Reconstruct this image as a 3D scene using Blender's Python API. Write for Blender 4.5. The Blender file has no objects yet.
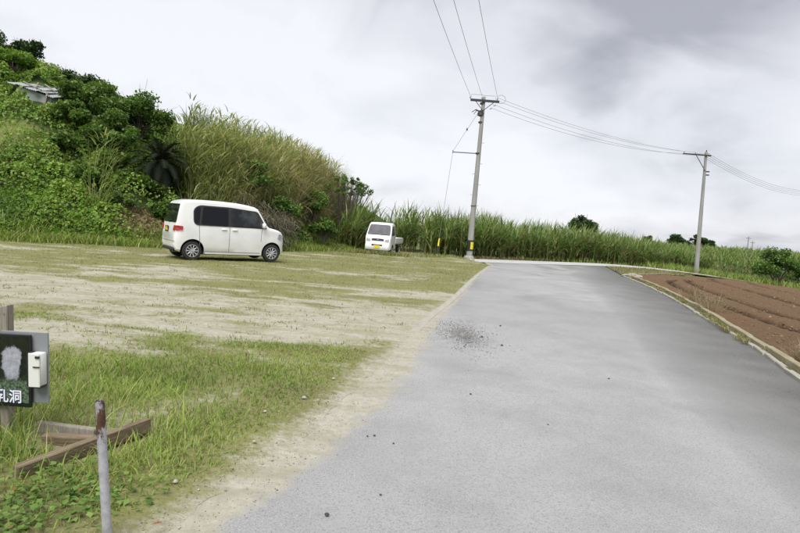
import bpy, math, random
import numpy as np
from mathutils import Vector, Matrix

R = math.radians
rng = np.random.default_rng(7)
random.seed(7)
scene = bpy.context.scene
COL = scene.collection

# ------------------------------------------------------------------ camera
EYE = 1.55
cam_d = bpy.data.cameras.new('camera'); cam = bpy.data.objects.new('camera', cam_d); COL.objects.link(cam)
cam_d.sensor_width = 36.0; cam_d.lens = 26.0; cam_d.clip_start = 0.05; cam_d.clip_end = 6000
cam.matrix_world = (Matrix.Translation((0, 0, EYE)) @ Matrix.Rotation(R(90 - 4.3), 4, 'X') @ Matrix.Rotation(R(4.4), 4, 'Z'))
scene.camera = cam

# ------------------------------------------------------------------ sky: overcast deck over a daylight sky
SUN_EL, SUN_AZ = R(58), R(200)          # high, behind the camera, hidden by cloud
world = bpy.data.worlds.new('World'); scene.world = world; world.use_nodes = True
nt = world.node_tree; N = nt.nodes; L = nt.links; N.clear()
out = N.new('ShaderNodeOutputWorld')
sky = N.new('ShaderNodeTexSky'); sky.sky_type = 'NISHITA'; sky.sun_disc = False
sky.sun_elevation = SUN_EL; sky.sun_rotation = SUN_AZ
bg1 = N.new('ShaderNodeBackground'); bg1.inputs[1].default_value = 0.05; L.new(sky.outputs[0], bg1.inputs[0])
tc = N.new('ShaderNodeTexCoord'); sep = N.new('ShaderNodeSeparateXYZ'); L.new(tc.outputs['Generated'], sep.inputs[0])
def wmath(op, a, b=None):
    n = N.new('ShaderNodeMath'); n.operation = op
    for i, v in enumerate((a, b)):
        if v is None: continue
        if isinstance(v, (int, float)): n.inputs[i].default_value = v
        else: L.new(v, n.inputs[i])
    return n.outputs[0]
zc = wmath('ADD', wmath('MAXIMUM', sep.outputs[2], 0.0), 0.36)
cmb = N.new('ShaderNodeCombineXYZ')
L.new(wmath('DIVIDE', sep.outputs[0], zc), cmb.inputs[0]); L.new(wmath('DIVIDE', sep.outputs[1], zc), cmb.inputs[1])
n1 = N.new('ShaderNodeTexNoise'); n1.inputs['Scale'].default_value = 0.9; n1.inputs['Detail'].default_value = 5; n1.inputs['Roughness'].default_value = 0.45
n1.inputs['Distortion'].default_value = 0.35
mp = N.new('ShaderNodeMapping'); mp.inputs['Location'].default_value = (7.7, 4.1, 3.0); L.new(cmb.outputs[0], mp.inputs[0]); L.new(mp.outputs[0], n1.inputs[0])
rp = N.new('ShaderNodeValToRGB'); e = rp.color_ramp.elements
e[0].position = 0.37; e[0].color = (0.222, 0.226, 0.252, 1); e[1].position = 0.60; e[1].color = (0.468, 0.473, 0.497, 1)
m_ = e.new(0.48); m_.color = (0.392, 0.397, 0.424, 1)
n2 = N.new('ShaderNodeTexNoise'); n2.inputs['Scale'].default_value = 2.6; n2.inputs['Detail'].default_value = 4; n2.inputs['Distortion'].default_value = 0.5; L.new(mp.outputs[0], n2.inputs[0])
L.new(wmath('ADD', wmath('MULTIPLY', n1.outputs[0], 0.68), wmath('MULTIPLY', n2.outputs[0], 0.32)), rp.inputs[0])
bg2 = N.new('ShaderNodeBackground'); L.new(rp.outputs[0], bg2.inputs[0]); bg2.inputs[1].default_value = 0.70
mx = N.new('ShaderNodeMixShader'); mx.inputs[0].default_value = 0.93
L.new(bg1.outputs[0], mx.inputs[1]); L.new(bg2.outputs[0], mx.inputs[2]); L.new(mx.outputs[0], out.inputs[0])

sd = bpy.data.lights.new('sun', 'SUN'); sd.energy = 1.5; sd.angle = R(45); sd.color = (1.0, 0.98, 0.95)
sun = bpy.data.objects.new('sun', sd); COL.objects.link(sun)
sdir = Vector((math.sin(SUN_AZ) * math.cos(SUN_EL), math.cos(SUN_AZ) * math.cos(SUN_EL), math.sin(SUN_EL)))
sun.rotation_euler = sdir.to_track_quat('Z', 'Y').to_euler(); sun.location = sdir * 60

vs = scene.view_settings
vs.view_transform = 'Standard'; vs.look = 'None'; vs.exposure = 1.55; vs.gamma = 1.0; vs.use_curve_mapping = False

# ------------------------------------------------------------------ helpers
def ss(a, b, v):
    t = np.clip((np.asarray(v, float) - a) / (b - a), 0, 1); return t * t * (3 - 2 * t)
def _hash(ix, iy, s):
    h = (ix * 374761393 + iy * 668265263 + s * 982451653) & 0x7fffffff
    h = ((h ^ (h >> 13)) * 1274126177) & 0x7fffffff
    return ((h ^ (h >> 16)) & 0xffff) / 65535.0
def vnoise(x, y, s=0):
    x = np.asarray(x, float); y = np.asarray(y, float)
    ix = np.floor(x).astype(np.int64); iy = np.floor(y).astype(np.int64); fx = x - ix; fy = y - iy
    fx = fx * fx * (3 - 2 * fx); fy = fy * fy * (3 - 2 * fy)
    a = _hash(ix, iy, s); b = _hash(ix + 1, iy, s); c = _hash(ix, iy + 1, s); d = _hash(ix + 1, iy + 1, s)
    return (a * (1 - fx) + b * fx) * (1 - fy) + (c * (1 - fx) + d * fx) * fy
def fbm(x, y, s=0, o=4):
    v = 0; a = 0.5; t = 0
    for i in range(o):
        v = v + a * vnoise(x * 2 ** i, y * 2 ** i, s + i); t += a; a *= 0.5
    return v / t
def G(x, y):
    """ground level: falls gently away from the camera and to the right"""
    x = np.asarray(x, float); y = np.asarray(y, float)
    return -0.3 * ss(16, 34, y) - 2.4 * (1 - np.exp(-0.0035 * np.maximum(x - 12.5, 0) ** 2 / 2.4)) * (1 - ss(50, 90, y))
def g1(x, y): return float(G(x, y))

BASE = np.array([(-60, 15), (-30, 16.5), (-22, 17.4), (-13.2, 19.2), (-9.6, 21.6), (-7.4, 24.6), (-5.6, 28.6), (-3.6, 34.0), (-2.6, 40.0), (-2.2, 60), (-2, 120)], float)
def hill_s(x, y):
    """distance inside the foot of the hill (positive on the hill)"""
    x = np.asarray(x, float); y = np.asarray(y, float); best = np.full(x.shape, 1e9); sg = np.zeros(x.shape)
    for (ax, ay), (bx, by) in zip(BASE[:-1], BASE[1:]):
        dx, dy = bx - ax, by - ay; l2 = dx * dx + dy * dy
        t = np.clip(((x - ax) * dx + (y - ay) * dy) / l2, 0, 1)
        px, py = x - (ax + t * dx), y - (ay + t * dy); d = np.hypot(px, py)
        c = dx * py - dy * px
        m = d < best; best = np.where(m, d, best); sg = np.where(m, np.sign(c), sg)
    return best * sg
def hmax(x): return np.interp(x, [-60, -30, -22, -17, -13, -9, -5.5, -3.5, -2], [15, 12.5, 9.0, 7.3, 5.8, 4.7, 3.0, 1.6, 0.6])
def HILL(x, y):
    s = hill_s(x, y); H = hmax(x); a = np.maximum(s, 0) * 0.76
    h = -np.log(np.exp(-a * 1.6) + np.exp(-H * 1.6)) / 1.6
    h = np.where(s > 0, np.maximum(h, 0), s * 0.5)
    return G(x, y) + h + (fbm(np.asarray(x) * .55, np.asarray(y) * .55, 3, 3) - .5) * 0.9 * np.clip(s / 3, 0, 1) - 0.03

def make_mesh(name, verts, faces, attrs=None, smooth=False):
    """verts (n,3); faces: list of int arrays (m,k)"""
    me = bpy.data.meshes.new(name); verts = np.asarray(verts, np.float32)
    me.vertices.add(len(verts)); me.vertices.foreach_set('co', verts.ravel())
    if not isinstance(faces, list): faces = [faces]
    faces = [np.asarray(f, np.int32) for f in faces if len(f)]
    idx = np.concatenate([f.ravel() for f in faces]); tot = np.concatenate([np.full(len(f), f.shape[1], np.int32) for f in faces])
    me.loops.add(len(idx)); me.loops.foreach_set('vertex_index', idx)
    me.polygons.add(len(tot)); me.polygons.foreach_set('loop_start', np.concatenate([[0], np.cumsum(tot)[:-1]]).astype(np.int32))
    me.update(calc_edges=True); me.validate()
    if smooth: me.polygons.foreach_set('use_smooth', np.ones(len(tot), bool))
    for k, v in (attrs or {}).items():
        at = me.attributes.new(k, 'FLOAT', 'POINT'); at.data.foreach_set('value', np.asarray(v, np.float32))
    return me
def obj(name, me, mat=None, parent=None, loc=None, rz=0):
    o = bpy.data.objects.new(name, me); COL.objects.link(o)
    if mat is not None and me is not None:
        for m in (mat if isinstance(mat, (list, tuple)) else [mat]):
            if m.name not in me.materials: me.materials.append(m)
    if parent: o.parent = parent
    if loc is not None: o.location = loc
    if rz: o.rotation_euler = (0, 0, rz)
    return o
def tag(o, label=None, cat=None, group=None, kind=None):
    if label: o['label'] = label
    if cat: o['category'] = cat
    if group: o['group'] = group
    if kind: o['kind'] = kind
    return o
def empty(name, loc, label, cat, group=None, rz=0):
    o = bpy.data.objects.new(name, None); COL.objects.link(o); o.location = loc; o.rotation_euler = (0, 0, rz); o.empty_display_size = 0.2
    return tag(o, label, cat, group)
class MB:
    def __init__(s): s.v = []; s.f = []; s.mi = []
    def add(s, v, f, mi=0):
        o = len(s.v); s.v += [tuple(map(float, p)) for p in v]; s.f += [tuple(o + i for i in q) for q in f]; s.mi += [mi] * len(f); return s
    def box(s, c, d, M=None, bev=0.0, mi=0):
        x, y, z = [k / 2 for k in d]; b = min(bev, x * .9, y * .9, z * .9)
        if b > 0:
            v = []
            for sx in (-1, 1):
                for sy in (-1, 1):
                    for sz in (-1, 1):
                        v += [(sx * x, sy * (y - b), sz * (z - b)), (sx * (x - b), sy * y, sz * (z - b)), (sx * (x - b), sy * (y - b), sz * z)]
            def I(sx, sy, sz, k): return ((sx > 0) * 4 + (sy > 0) * 2 + (sz > 0)) * 3 + k
            f = []
            for sg in (-1, 1):
                f.append([I(sg, -1, -1, 0), I(sg, 1, -1, 0), I(sg, 1, 1, 0), I(sg, -1, 1, 0)][::sg])
                f.append([I(-1, sg, -1, 1), I(-1, sg, 1, 1), I(1, sg, 1, 1), I(1, sg, -1, 1)][::sg])
                f.append([I(-1, -1, sg, 2), I(1, -1, sg, 2), I(1, 1, sg, 2), I(-1, 1, sg, 2)][::sg])
                for sb in (-1, 1):
                    f.append([I(sg, sb, -1, 0), I(sg, sb, 1, 0), I(sg, sb, 1, 1), I(sg, sb, -1, 1)])
                    f.append([I(sg, -1, sb, 0), I(sg, 1, sb, 0), I(sg, 1, sb, 2), I(sg, -1, sb, 2)])
                    f.append([I(-1, sg, sb, 1), I(1, sg, sb, 1), I(1, sg, sb, 2), I(-1, sg, sb, 2)])
                    for sc in (-1, 1): f.append([I(sg, sb, sc, 0), I(sg, sb, sc, 1), I(sg, sb, sc, 2)])
        else:
            v = [(a * x, b_ * y, c_ * z) for a in (-1, 1) for b_ in (-1, 1) for c_ in (-1, 1)]
            f = [(0, 1, 3, 2), (4, 6, 7, 5), (0, 4, 5, 1), (2, 3, 7, 6), (0, 2, 6, 4), (1, 5, 7, 3)]
        v = [Vector(p) for p in v]
        if M is not None: v = [M @ p for p in v]
        return s.add([p + Vector(c) for p in v], f, mi)
    def tube(s, pts, rad, seg=8, cap=True, mi=0):
        pts = [Vector(p) for p in pts]; n = len(pts)
        if not isinstance(rad, (list, tuple)): rad = [rad] * n
        v = []; f = []; prev = None
        for i, p in enumerate(pts):
            t = (pts[min(i + 1, n - 1)] - pts[max(i - 1, 0)]).normalized()
            a = prev if prev is not None else (Vector((1, 0, 0)) if abs(t.x) < .8 else Vector((0, 1, 0)))
            u = (a - t * a.dot(t)).normalized(); prev = u; w = t.cross(u)
            for k in range(seg):
                q = 2 * math.pi * k / seg; v.append(p + (u * math.cos(q) + w * math.sin(q)) * rad[i])
        for i in range(n - 1):
            for k in range(seg):
                k2 = (k + 1) % seg; f.append((i * seg + k, i * seg + k2, (i + 1) * seg + k2, (i + 1) * seg + k))
        if cap: f.append(tuple(range(seg))[::-1]); f.append(tuple((n - 1) * seg + k for k in range(seg)))
        return s.add(v, f, mi)
    def lathe(s, prof, seg=24, axis='Z', M=None, mi=0):
        """prof: (r, h) pairs"""
        v = []; f = []; n = len(prof)
        for k in range(seg):
            q = 2 * math.pi * k / seg
            for r, h in prof:
                p = (r * math.cos(q), r * math.sin(q), h) if axis == 'Z' else (r * math.cos(q), h, r * math.sin(q))
                v.append(Vector(p) if M is None else M @ Vector(p))
        for k in range(seg):
            k2 = (k + 1) % seg
            for i in range(n - 1): f.append((k * n + i, k2 * n + i, k2 * n + i + 1, k * n + i + 1))
        return s.add(v, f, mi)
    def prism(s, poly, fn, t=0.004, mi=0):
        """poly: 2D outline; fn(a,b,off)->3D; a thin plate of thickness t standing on the surface fn"""
        n = len(poly); v = [fn(a, b, t) for a, b in poly] + [fn(a, b, -0.003) for a, b in poly]
        f = [tuple(range(n)), tuple(range(2 * n - 1, n - 1, -1))] + [(i, (i + 1) % n, n + (i + 1) % n, n + i) for i in range(n)]
        return s.add(v, f, mi)
    def mesh(s, name, smooth=None):
        me = bpy.data.meshes.new(name); me.from_pydata(s.v, [], s.f); me.polygons.foreach_set('material_index', s.mi)
        me.validate(); me.update()
        import bmesh
        bm = bmesh.new(); bm.from_mesh(me); bmesh.ops.recalc_face_normals(bm, faces=bm.faces); bm.to_mesh(me); bm.free()
        if smooth is not None:
            me.polygons.foreach_set('use_smooth', [True] * len(me.polygons)); me.set_sharp_from_angle(angle=R(smooth))
        return me
    def build(s, name, mat, parent=None, smooth=None, **k): return obj(name, s.mesh(name, smooth), mat, parent, **k)

def ribbons(base, az, length, lean, droop, width, segs=3, rnd=None, dry=None, face=None):
    """curved tapering blades; returns verts, quads, attrs"""
    base = np.asarray(base, float); n = len(base); f = lambda a: np.broadcast_to(np.asarray(a, float), (n,))
    az, length, lean, droop, width = map(f, (az, length, lean, droop, width))
    rnd = rng.random(n) if rnd is None else f(rnd); dry = np.zeros(n) if dry is None else f(dry)
    d = np.stack([np.cos(az), np.sin(az)], 1)
    fa = az + np.pi / 2 + (rng.random(n) - .5) * 1.2 if face is None else f(face)
    sx = np.stack([np.cos(fa), np.sin(fa), np.zeros(n)], 1)
    p = base.copy(); V = np.zeros((n, segs + 1, 2, 3)); T = np.zeros((n, segs + 1, 2))
    for i in range(segs + 1):
        t = i / segs; w = width * (0.75 + 0.5 * min(t * 3, 1) * 0.5) * max(1 - t ** 1.8, 0.04) * .5
        V[:, i, 0] = p - sx * w[:, None]; V[:, i, 1] = p + sx * w[:, None]; T[:, i] = t
        th = lean + droop * (t + .5 / segs); st = (length / segs)
        p = p + np.concatenate([d * (np.sin(th) * st)[:, None], (np.cos(th) * st)[:, None]], 1)
    k = (segs + 1) * 2
    q = np.array([(2 * i, 2 * i + 1, 2 * i + 3, 2 * i + 2) for i in range(segs)])
    F = (np.arange(n) * k)[:, None, None] + q[None]
    return V.reshape(-1, 3), F.reshape(-1, 4), {'rnd': np.repeat(rnd, k), 'dry': np.repeat(dry, k), 'tip': T.ravel()}
def leaves(c, size, up=0.4, rnd=None, dry=None, ratio=0.55, nrm=None):
    """folded leaf-shaped quads"""
    c = np.asarray(c, float); n = len(c); size = np.broadcast_to(np.asarray(size, float), (n,))
    nn = rng.normal(size=(n, 3)); nn /= np.linalg.norm(nn, axis=1)[:, None]
    nn = nn * (1 - up) + (np.array([0, 0, 1.0]) if nrm is None else nrm) * up; nn /= np.linalg.norm(nn, axis=1)[:, None]
    a = rng.normal(size=(n, 3)); t = a - nn * (a * nn).sum(1)[:, None]; t /= np.linalg.norm(t, axis=1)[:, None]; b = np.cross(nn, t)
    s = size[:, None]
    V = np.stack([c - t * s * .5, c + b * s * ratio * .5 - t * s * .05 + nn * s * .08, c + t * s * .5 - nn * s * .10, c - b * s * ratio * .5 - t * s * .05 + nn * s * .08], 1)
    F = (np.arange(n) * 4)[:, None] + np.array([0, 1, 2, 3])[None]
    rnd = rng.random(n) if rnd is None else np.broadcast_to(rnd, (n,)); dry = np.zeros(n) if dry is None else np.broadcast_to(dry, (n,))
    return V.reshape(-1, 3), F, {'rnd': np.repeat(rnd, 4), 'dry': np.repeat(dry, 4), 'tip': np.tile([0, .5, 1, .5], n)}
def merge(parts):
    vs_, fs_, at, o = [], [], {}, 0
    for v, f, a in parts:
        vs_.append(v); fs_.append(f + o); o += len(v)
        for k in a: at.setdefault(k, []).append(a[k])
    return np.concatenate(vs_), fs_, {k: np.concatenate(x) for k, x in at.items()}
def plant_mesh(name, parts):
    v, f, a = merge(parts); return make_mesh(name, v, f, a, smooth=False)

# ------------------------------------------------------------------ materials
class NT:
    def __init__(s, name):
        s.m = bpy.data.materials.new(name); s.m.use_nodes = True; s.t = s.m.node_tree; s.n = s.t.nodes; s.l = s.t.links
        s.b = s.n['Principled BSDF']; s.o = s.n['Material Output']
        s.co = s.n.new('ShaderNodeTexCoord').outputs['Object']
    def put(s, sock, v):
        if isinstance(v, bpy.types.NodeSocket): s.l.new(v, sock)
        elif isinstance(v, tuple): sock.default_value = (*v, 1) if len(v) == 3 and len(sock.default_value) == 4 else v
        else: sock.default_value = v
    def noise(s, scale, detail=4, rough=.55, stretch=None, dist=0):
        n = s.n.new('ShaderNodeTexNoise'); n.inputs['Scale'].default_value = scale; n.inputs['Detail'].default_value = detail
        n.inputs['Roughness'].default_value = rough; n.inputs['Distortion'].default_value = dist
        if stretch:
            mp = s.n.new('ShaderNodeMapping'); mp.inputs['Scale'].default_value = stretch; s.l.new(s.co, mp.inputs[0]); s.l.new(mp.outputs[0], n.inputs[0])
        else: s.l.new(s.co, n.inputs[0])
        return n.outputs[0]
    def ramp(s, f, stops):
        r = s.n.new('ShaderNodeValToRGB'); el = r.color_ramp.elements
        el[0].position = stops[0][0]; el[0].color = (*stops[0][1], 1); el[1].position = stops[-1][0]; el[1].color = (*stops[-1][1], 1)
        for p, c in stops[1:-1]: x = el.new(p); x.color = (*c, 1)
        s.l.new(f, r.inputs[0]); return r.outputs[0]
    def rng(s, f, a, b, c=0., d=1.):
        r = s.n.new('ShaderNodeMapRange'); r.clamp = True
        for i, v in enumerate((a, b, c, d)): r.inputs[i + 1].default_value = v
        s.l.new(f, r.inputs[0]); return r.outputs[0]
    def mix(s, f, a, b, mode='MIX'):
        m = s.n.new('ShaderNodeMix'); m.data_type = 'RGBA'; m.blend_type = mode
        s.put(m.inputs[0], f); s.put(m.inputs[6], a); s.put(m.inputs[7], b); return m.outputs[2]
    def math(s, op, a, b=0.):
        m = s.n.new('ShaderNodeMath'); m.operation = op; s.put(m.inputs[0], a); s.put(m.inputs[1], b); return m.outputs[0]
    def attr(s, name):
        a = s.n.new('ShaderNodeAttribute'); a.attribute_name = name; return a.outputs['Fac']
    def bump(s, h, strength=.4, dist=.02):
        b = s.n.new('ShaderNodeBump'); b.inputs['Strength'].default_value = strength; b.inputs['Distance'].default_value = dist
        s.l.new(h, b.inputs['Height']); s.l.new(b.outputs[0], s.b.inputs['Normal'])
    def set(s, **k):
        names = {'color': 'Base Color', 'rough': 'Roughness', 'metal': 'Metallic', 'spec': 'Specular IOR Level', 'coat': 'Coat Weight', 'coatr': 'Coat Roughness', 'trans': 'Transmission Weight', 'ior': 'IOR', 'alpha': 'Alpha'}
        for a, v in k.items(): s.put(s.b.inputs[names[a]], v)
        return s
def foliage(name, stops, dryc=(.20, .15, .07), trans=.35, rough=.5, tipdry=0.0):
    t = NT(name); c = t.ramp(t.attr('rnd'), stops)
    n = t.noise(0.9, 3); c = t.mix(t.rng(n, .35, .7), t.mix(.30, c, (.03, .05, .012), 'MIX'), c)
    d = t.attr('dry')
    if tipdry: d = t.math('MAXIMUM', d, t.math('MULTIPLY', t.rng(t.attr('tip'), .55, 1.), tipdry))
    c = t.mix(d, c, dryc)
    t.set(color=c, rough=rough, spec=.3)
    tr = t.n.new('ShaderNodeBsdfTranslucent'); t.l.new(t.mix(.5, c, (1.0, 1.0, .35), 'MULTIPLY'), tr.inputs[0])
    ms = t.n.new('ShaderNodeMixShader'); ms.inputs[0].default_value = trans
    t.l.new(t.b.outputs[0], ms.inputs[1]); t.l.new(tr.outputs[0], ms.inputs[2]); t.l.new(ms.outputs[0], t.o.inputs[0])
    return t.m
def simple(name, col, rough=.6, var=.25, scale=8, metal=0., spec=.5, coat=0., bump=0.):
    t = NT(name); n = t.noise(scale, 5)
    c = t.mix(t.rng(n, .3, .75), tuple(v * (1 - var) for v in col), tuple(min(v * (1 + var * .5), 1) for v in col))
    t.set(color=c, rough=t.rng(n, .2, .8, max(rough - .08, .02), min(rough + .1, 1)), metal=metal, spec=spec, coat=coat)
    if bump: t.bump(n, bump, .01)
    return t.m

M = {}
M['grass'] = foliage('grass_blade', [(0, (.110, .190, .026)), (.45, (.215, .325, .050)), (.8, (.33, .43, .088)), (1, (.44, .48, .15))], (.26, .22, .10))
M['lawn'] = foliage('lawn_blade', [(0, (.135, .175, .042)), (.5, (.23, .27, .075)), (1, (.35, .35, .14))], (.30, .25, .12))
M['weed'] = foliage('weed_leaf', [(0, (.075, .155, .028)), (.6, (.16, .27, .052)), (1, (.26, .36, .095))], (.22, .12, .05))
M['vine'] = foliage('vine_leaf', [(0, (.070, .145, .016)), (.45, (.155, .285, .032)), (.8, (.25, .39, .060)), (1, (.36, .46, .10))], (.20, .15, .06))
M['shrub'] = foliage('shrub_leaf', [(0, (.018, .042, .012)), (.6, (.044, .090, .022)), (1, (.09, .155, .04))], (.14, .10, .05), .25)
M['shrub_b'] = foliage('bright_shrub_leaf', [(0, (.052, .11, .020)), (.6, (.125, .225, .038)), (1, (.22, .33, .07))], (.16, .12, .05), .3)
M['reed'] = foliage('reed_blade', [(0, (.11, .175, .040)), (.35, (.20, .275, .070)), (.75, (.34, .40, .13)), (1, (.48, .51, .24))], (.47, .40, .25), .42, tipdry=.25)
M['dead'] = foliage('dead_thatch', [(0, (.17, .15, .12)), (1, (.36, .32, .26))], (.2, .15, .1), .2)
M['cane'] = foliage('cane_leaf', [(0, (.080, .145, .030)), (.5, (.15, .24, .054)), (.9, (.25, .34, .10)), (1, (.36, .40, .16))], (.31, .25, .13), .35)
M['straw'] = foliage('straw', [(0, (.26, .20, .12)), (1, (.44, .36, .24))], (.3, .2, .1), .3)
M['rust_grass'] = foliage('rusty_dry_grass', [(0, (.16, .10, .055)), (1, (.30, .20, .11))], (.3, .2, .1), .25)
M['cycad'] = foliage('cycad_leaf', [(0, (.006, .009, .006)), (1, (.014, .02, .011))], (.05, .04, .02), .05, .9)
M['bark'] = simple('bark', (.10, .085, .065), .9, .4, 14, bump=.6)
M['white_paint'] = (lambda t: (t.set(color=t.mix(t.rng(t.noise(2.2, 5), .35, .7), (.70, .70, .70), (.80, .80, .79)), rough=.28, coat=.5, coatr=.06), t.m)[1])(NT('white_car_paint'))
M['trim'] = simple('black_plastic', (.02, .02, .021), .55, .3, 20)
M['rubber'] = simple('tyre_rubber', (.025, .025, .026), .85, .3, 30, bump=.3)
M['alloy'] = simple('alloy_wheel', (.62, .63, .65), .35, .15, 12, .75)
M['steel'] = simple('steel_wheel', (.45, .46, .47), .45, .2, 12, .5)
M['red_lens'] = simple('red_lens', (.42, .015, .02), .15, .2, 20, coat=.6)
M['clear_lens'] = simple('headlamp_lens', (.36, .38, .40), .1, .25, 30, coat=.7)
M['plate_yellow'] = simple('yellow_plate', (.75, .60, .03), .45, .1, 20)
M['plate_black'] = simple('black_plate', (.03, .04, .02), .45, .2, 20)
M['seat'] = simple('seat_cloth', (.10, .10, .11), .9, .3, 12)
M['chrome'] = simple('chrome', (.7, .7, .72), .2, .1, 12, .9)
def glass(name, col, alpha):
    t = NT(name); n = t.noise(1.5, 2); t.set(color=col, rough=t.rng(n, .3, .7, .03, .07), spec=.35, coat=.0)
    tr = t.n.new('ShaderNodeBsdfTransparent'); tr.inputs[0].default_value = (.75, .80, .78, 1)
    ms = t.n.new('ShaderNodeMixShader'); ms.inputs[0].default_value = alpha
    t.l.new(tr.outputs[0], ms.inputs[1]); t.l.new(t.b.outputs[0], ms.inputs[2]); t.l.new(ms.outputs[0], t.o.inputs[0]); return t.m
M['tint'] = glass('tinted_glass', (.008, .009, .012), .97)
M['glass'] = glass('clear_glass', (.03, .035, .035), .45)
M['concrete_pole'] = (lambda t: (t.set(color=t.mix(t.rng(t.noise(1.2, 6, .6, (6, 6, .5)), .3, .75), (.22, .215, .20), (.36, .355, .335)), rough=.85), t.bump(t.noise(40, 3), .2, .004), t.m)[2])(NT('pole_concrete'))
M['galv'] = simple('galvanised_steel', (.20, .21, .22), .5, .3, 25, .4)
M['dark_metal'] = simple('dark_hardware', (.055, .056, .06), .6, .3, 25, .3)
M['porcelain'] = simple('insulator_porcelain', (.55, .54, .52), .2, .1, 10)
M['wire'] = simple('cable', (.13, .13, .135), .6, .1, 5)
M['yellow'] = simple('guard_yellow', (.72, .60, .03), .5, .25, 10)
M['black'] = simple('guard_black', (.02, .02, .02), .55, .3, 10)

def m_road():
    t = NT('asphalt'); big = t.noise(.28, 4, .5, (1.0, .55, 1)); mid = t.noise(2.2, 5); fine = t.noise(75, 3, .7); sp = t.noise(240, 2, .7)
    c = t.mix(t.rng(big, .35, .66), (.255, .254, .253), (.350, .347, .342))
    c = t.mix(t.rng(mid, .3, .75), t.mix(.5, c, (.235, .235, .233)), c)
    c = t.mix(t.rng(t.noise(.9, 6, .65), .45, .66, 0, .75), c, (.205, .206, .206)); c = t.mix(t.rng(fine, .50, .70), c, (.15, .15, .15)); c = t.mix(t.rng(sp, .52, .72, 0, .9), c, (.46, .46, .45))
    wet = t.math('MULTIPLY', t.attr('damp'), t.rng(t.noise(1.5, 5), .25, .6, .7, 1.))
    c = t.mix(wet, c, t.mix(t.noise(3, 5), (.070, .070, .065), (.130, .127, .115)))
    sand = t.rng(t.math('ADD', t.attr('sand'), t.math('MULTIPLY', t.math('SUBTRACT', t.noise(2.6, 8, .7), .5), 2.4)), .35, .95)
    sc = t.mix(t.rng(t.noise(14, 6, .7), .3, .7), (.275, .255, .195), (.42, .40, .325)); sc = t.mix(t.rng(t.noise(2.5, 6, .65, (.5, 1.6, 1)), .42, .66, 0, .7), sc, (.235, .22, .14)); sc = t.mix(t.rng(t.noise(120, 2), .6, .72), sc, (.16, .15, .12))
    c = t.mix(t.math('MULTIPLY', sand, .92), c, sc)
    t.set(color=c, rough=t.rng(wet, 0, 1, .75, .62), spec=.3); t.bump(t.math('ADD', fine, t.math('MULTIPLY', sp, .6)), .35, .006); return t.m
M['road'] = m_road()
def m_lot():
    t = NT('parking_ground'); s = t.attr('sand'); n = t.noise(1.1, 5, .6, (.6, 1.6, 1)); f = t.noise(30, 5, .65)
    soil = t.mix(t.rng(f, .3, .7), (.125, .125, .048), (.225, .21, .10)); soil = t.mix(t.rng(n, .4, .7), soil, (.19, .20, .07))
    sand = t.mix(t.rng(t.noise(14, 6, .7), .3, .7), (.285, .268, .205), (.44, .42, .345)); sand = t.mix(t.rng(t.noise(2.5, 6, .65, (.5, 1.6, 1)), .42, .66, 0, .7), sand, (.23, .225, .12)); sand = t.mix(t.rng(t.noise(120, 2), .6, .72), sand, (.16, .15, .12))
    k = t.rng(t.math('ADD', s, t.math('MULTIPLY', t.math('SUBTRACT', t.noise(11, 8, .8), .5), 2.0)), .3, .8)
    t.set(color=t.mix(k, soil, sand), rough=.95, spec=.2); t.bump(f, .7, .03); return t.m
M['lot'] = m_lot()
def m_ground():
    t = NT('farmland'); n = t.noise(.05, 5); f = t.noise(2.5, 5, .7)
    c = t.mix(t.rng(n, .35, .65), (.07, .11, .03), (.12, .145, .045)); c = t.mix(t.rng(f, .35, .75), c, (.05, .075, .022)); t.set(color=c, rough=.95, spec=.2); return t.m
M['ground'] = m_ground()
def m_hill():
    t = NT('hill_soil'); n = t.noise(.8, 5); b = t.attr('bare')
    c = t.mix(t.rng(n, .35, .7), (.028, .05, .012), (.06, .085, .022))
    e_ = t.mix(t.noise(6, 6, .7), (.12, .085, .045), (.22, .175, .10)); gr = t.mix(t.noise(7, 5), (.10, .13, .035), (.20, .21, .075))
    c = t.mix(t.rng(b, .35, .65), c, e_); c = t.mix(t.rng(t.attr('mown'), .3, .7), c, gr)
    t.set(color=c, rough=.95, spec=.2); t.bump(t.noise(7, 6, .7), .8, .08); return t.m
M['hill'] = m_hill()
def m_field():
    t = NT('ploughed_soil'); n = t.noise(.35, 4); f = t.noise(16, 6, .7); g = t.noise(60, 4, .7)
    c = t.mix(t.rng(f, .3, .7), (.112, .068, .037), (.178, .115, .065)); c = t.mix(t.rng(n, .35, .7), c, t.mix(.4, c, (.17, .10, .055)))
    c = t.mix(t.attr('rut'), c, (.032, .020, .013)); c = t.mix(t.rng(g, .66, .74), c, (.26, .20, .13))
    t.set(color=c, rough=.95, spec=.15); t.bump(t.math('ADD', f, t.math('MULTIPLY', g, .5)), .9, .05); return t.m
M['field'] = m_field()
def m_conc(name, a, b, moss=.35):
    t = NT(name); n = t.noise(3, 6, .65); c = t.mix(t.rng(n, .3, .7), a, b)
    c = t.mix(t.rng(t.noise(1.3, 5), .48, .7, 0, moss), c, (.12, .115, .055)); c = t.mix(t.rng(t.noise(70, 3), .6, .75), c, (.14, .13, .11))
    t.set(color=c, rough=.92, spec=.25); t.bump(t.noise(45, 4), .5, .008); return t.m
def m_verge():
    t = NT('verge_earth'); f = t.noise(7, 6, .7); c = t.mix(t.rng(f, .3, .7), (.085, .066, .036), (.17, .145, .08)); c = t.mix(t.rng(t.noise(1.2, 4), .42, .62), c, (.09, .10, .035)); t.set(color=c, rough=.95, spec=.2); t.bump(f, .9, .05); return t.m
M['verge'] = m_verge()
M['kerb'] = m_conc('kerb_concrete', (.26, .245, .205), (.40, .385, .335))
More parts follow.
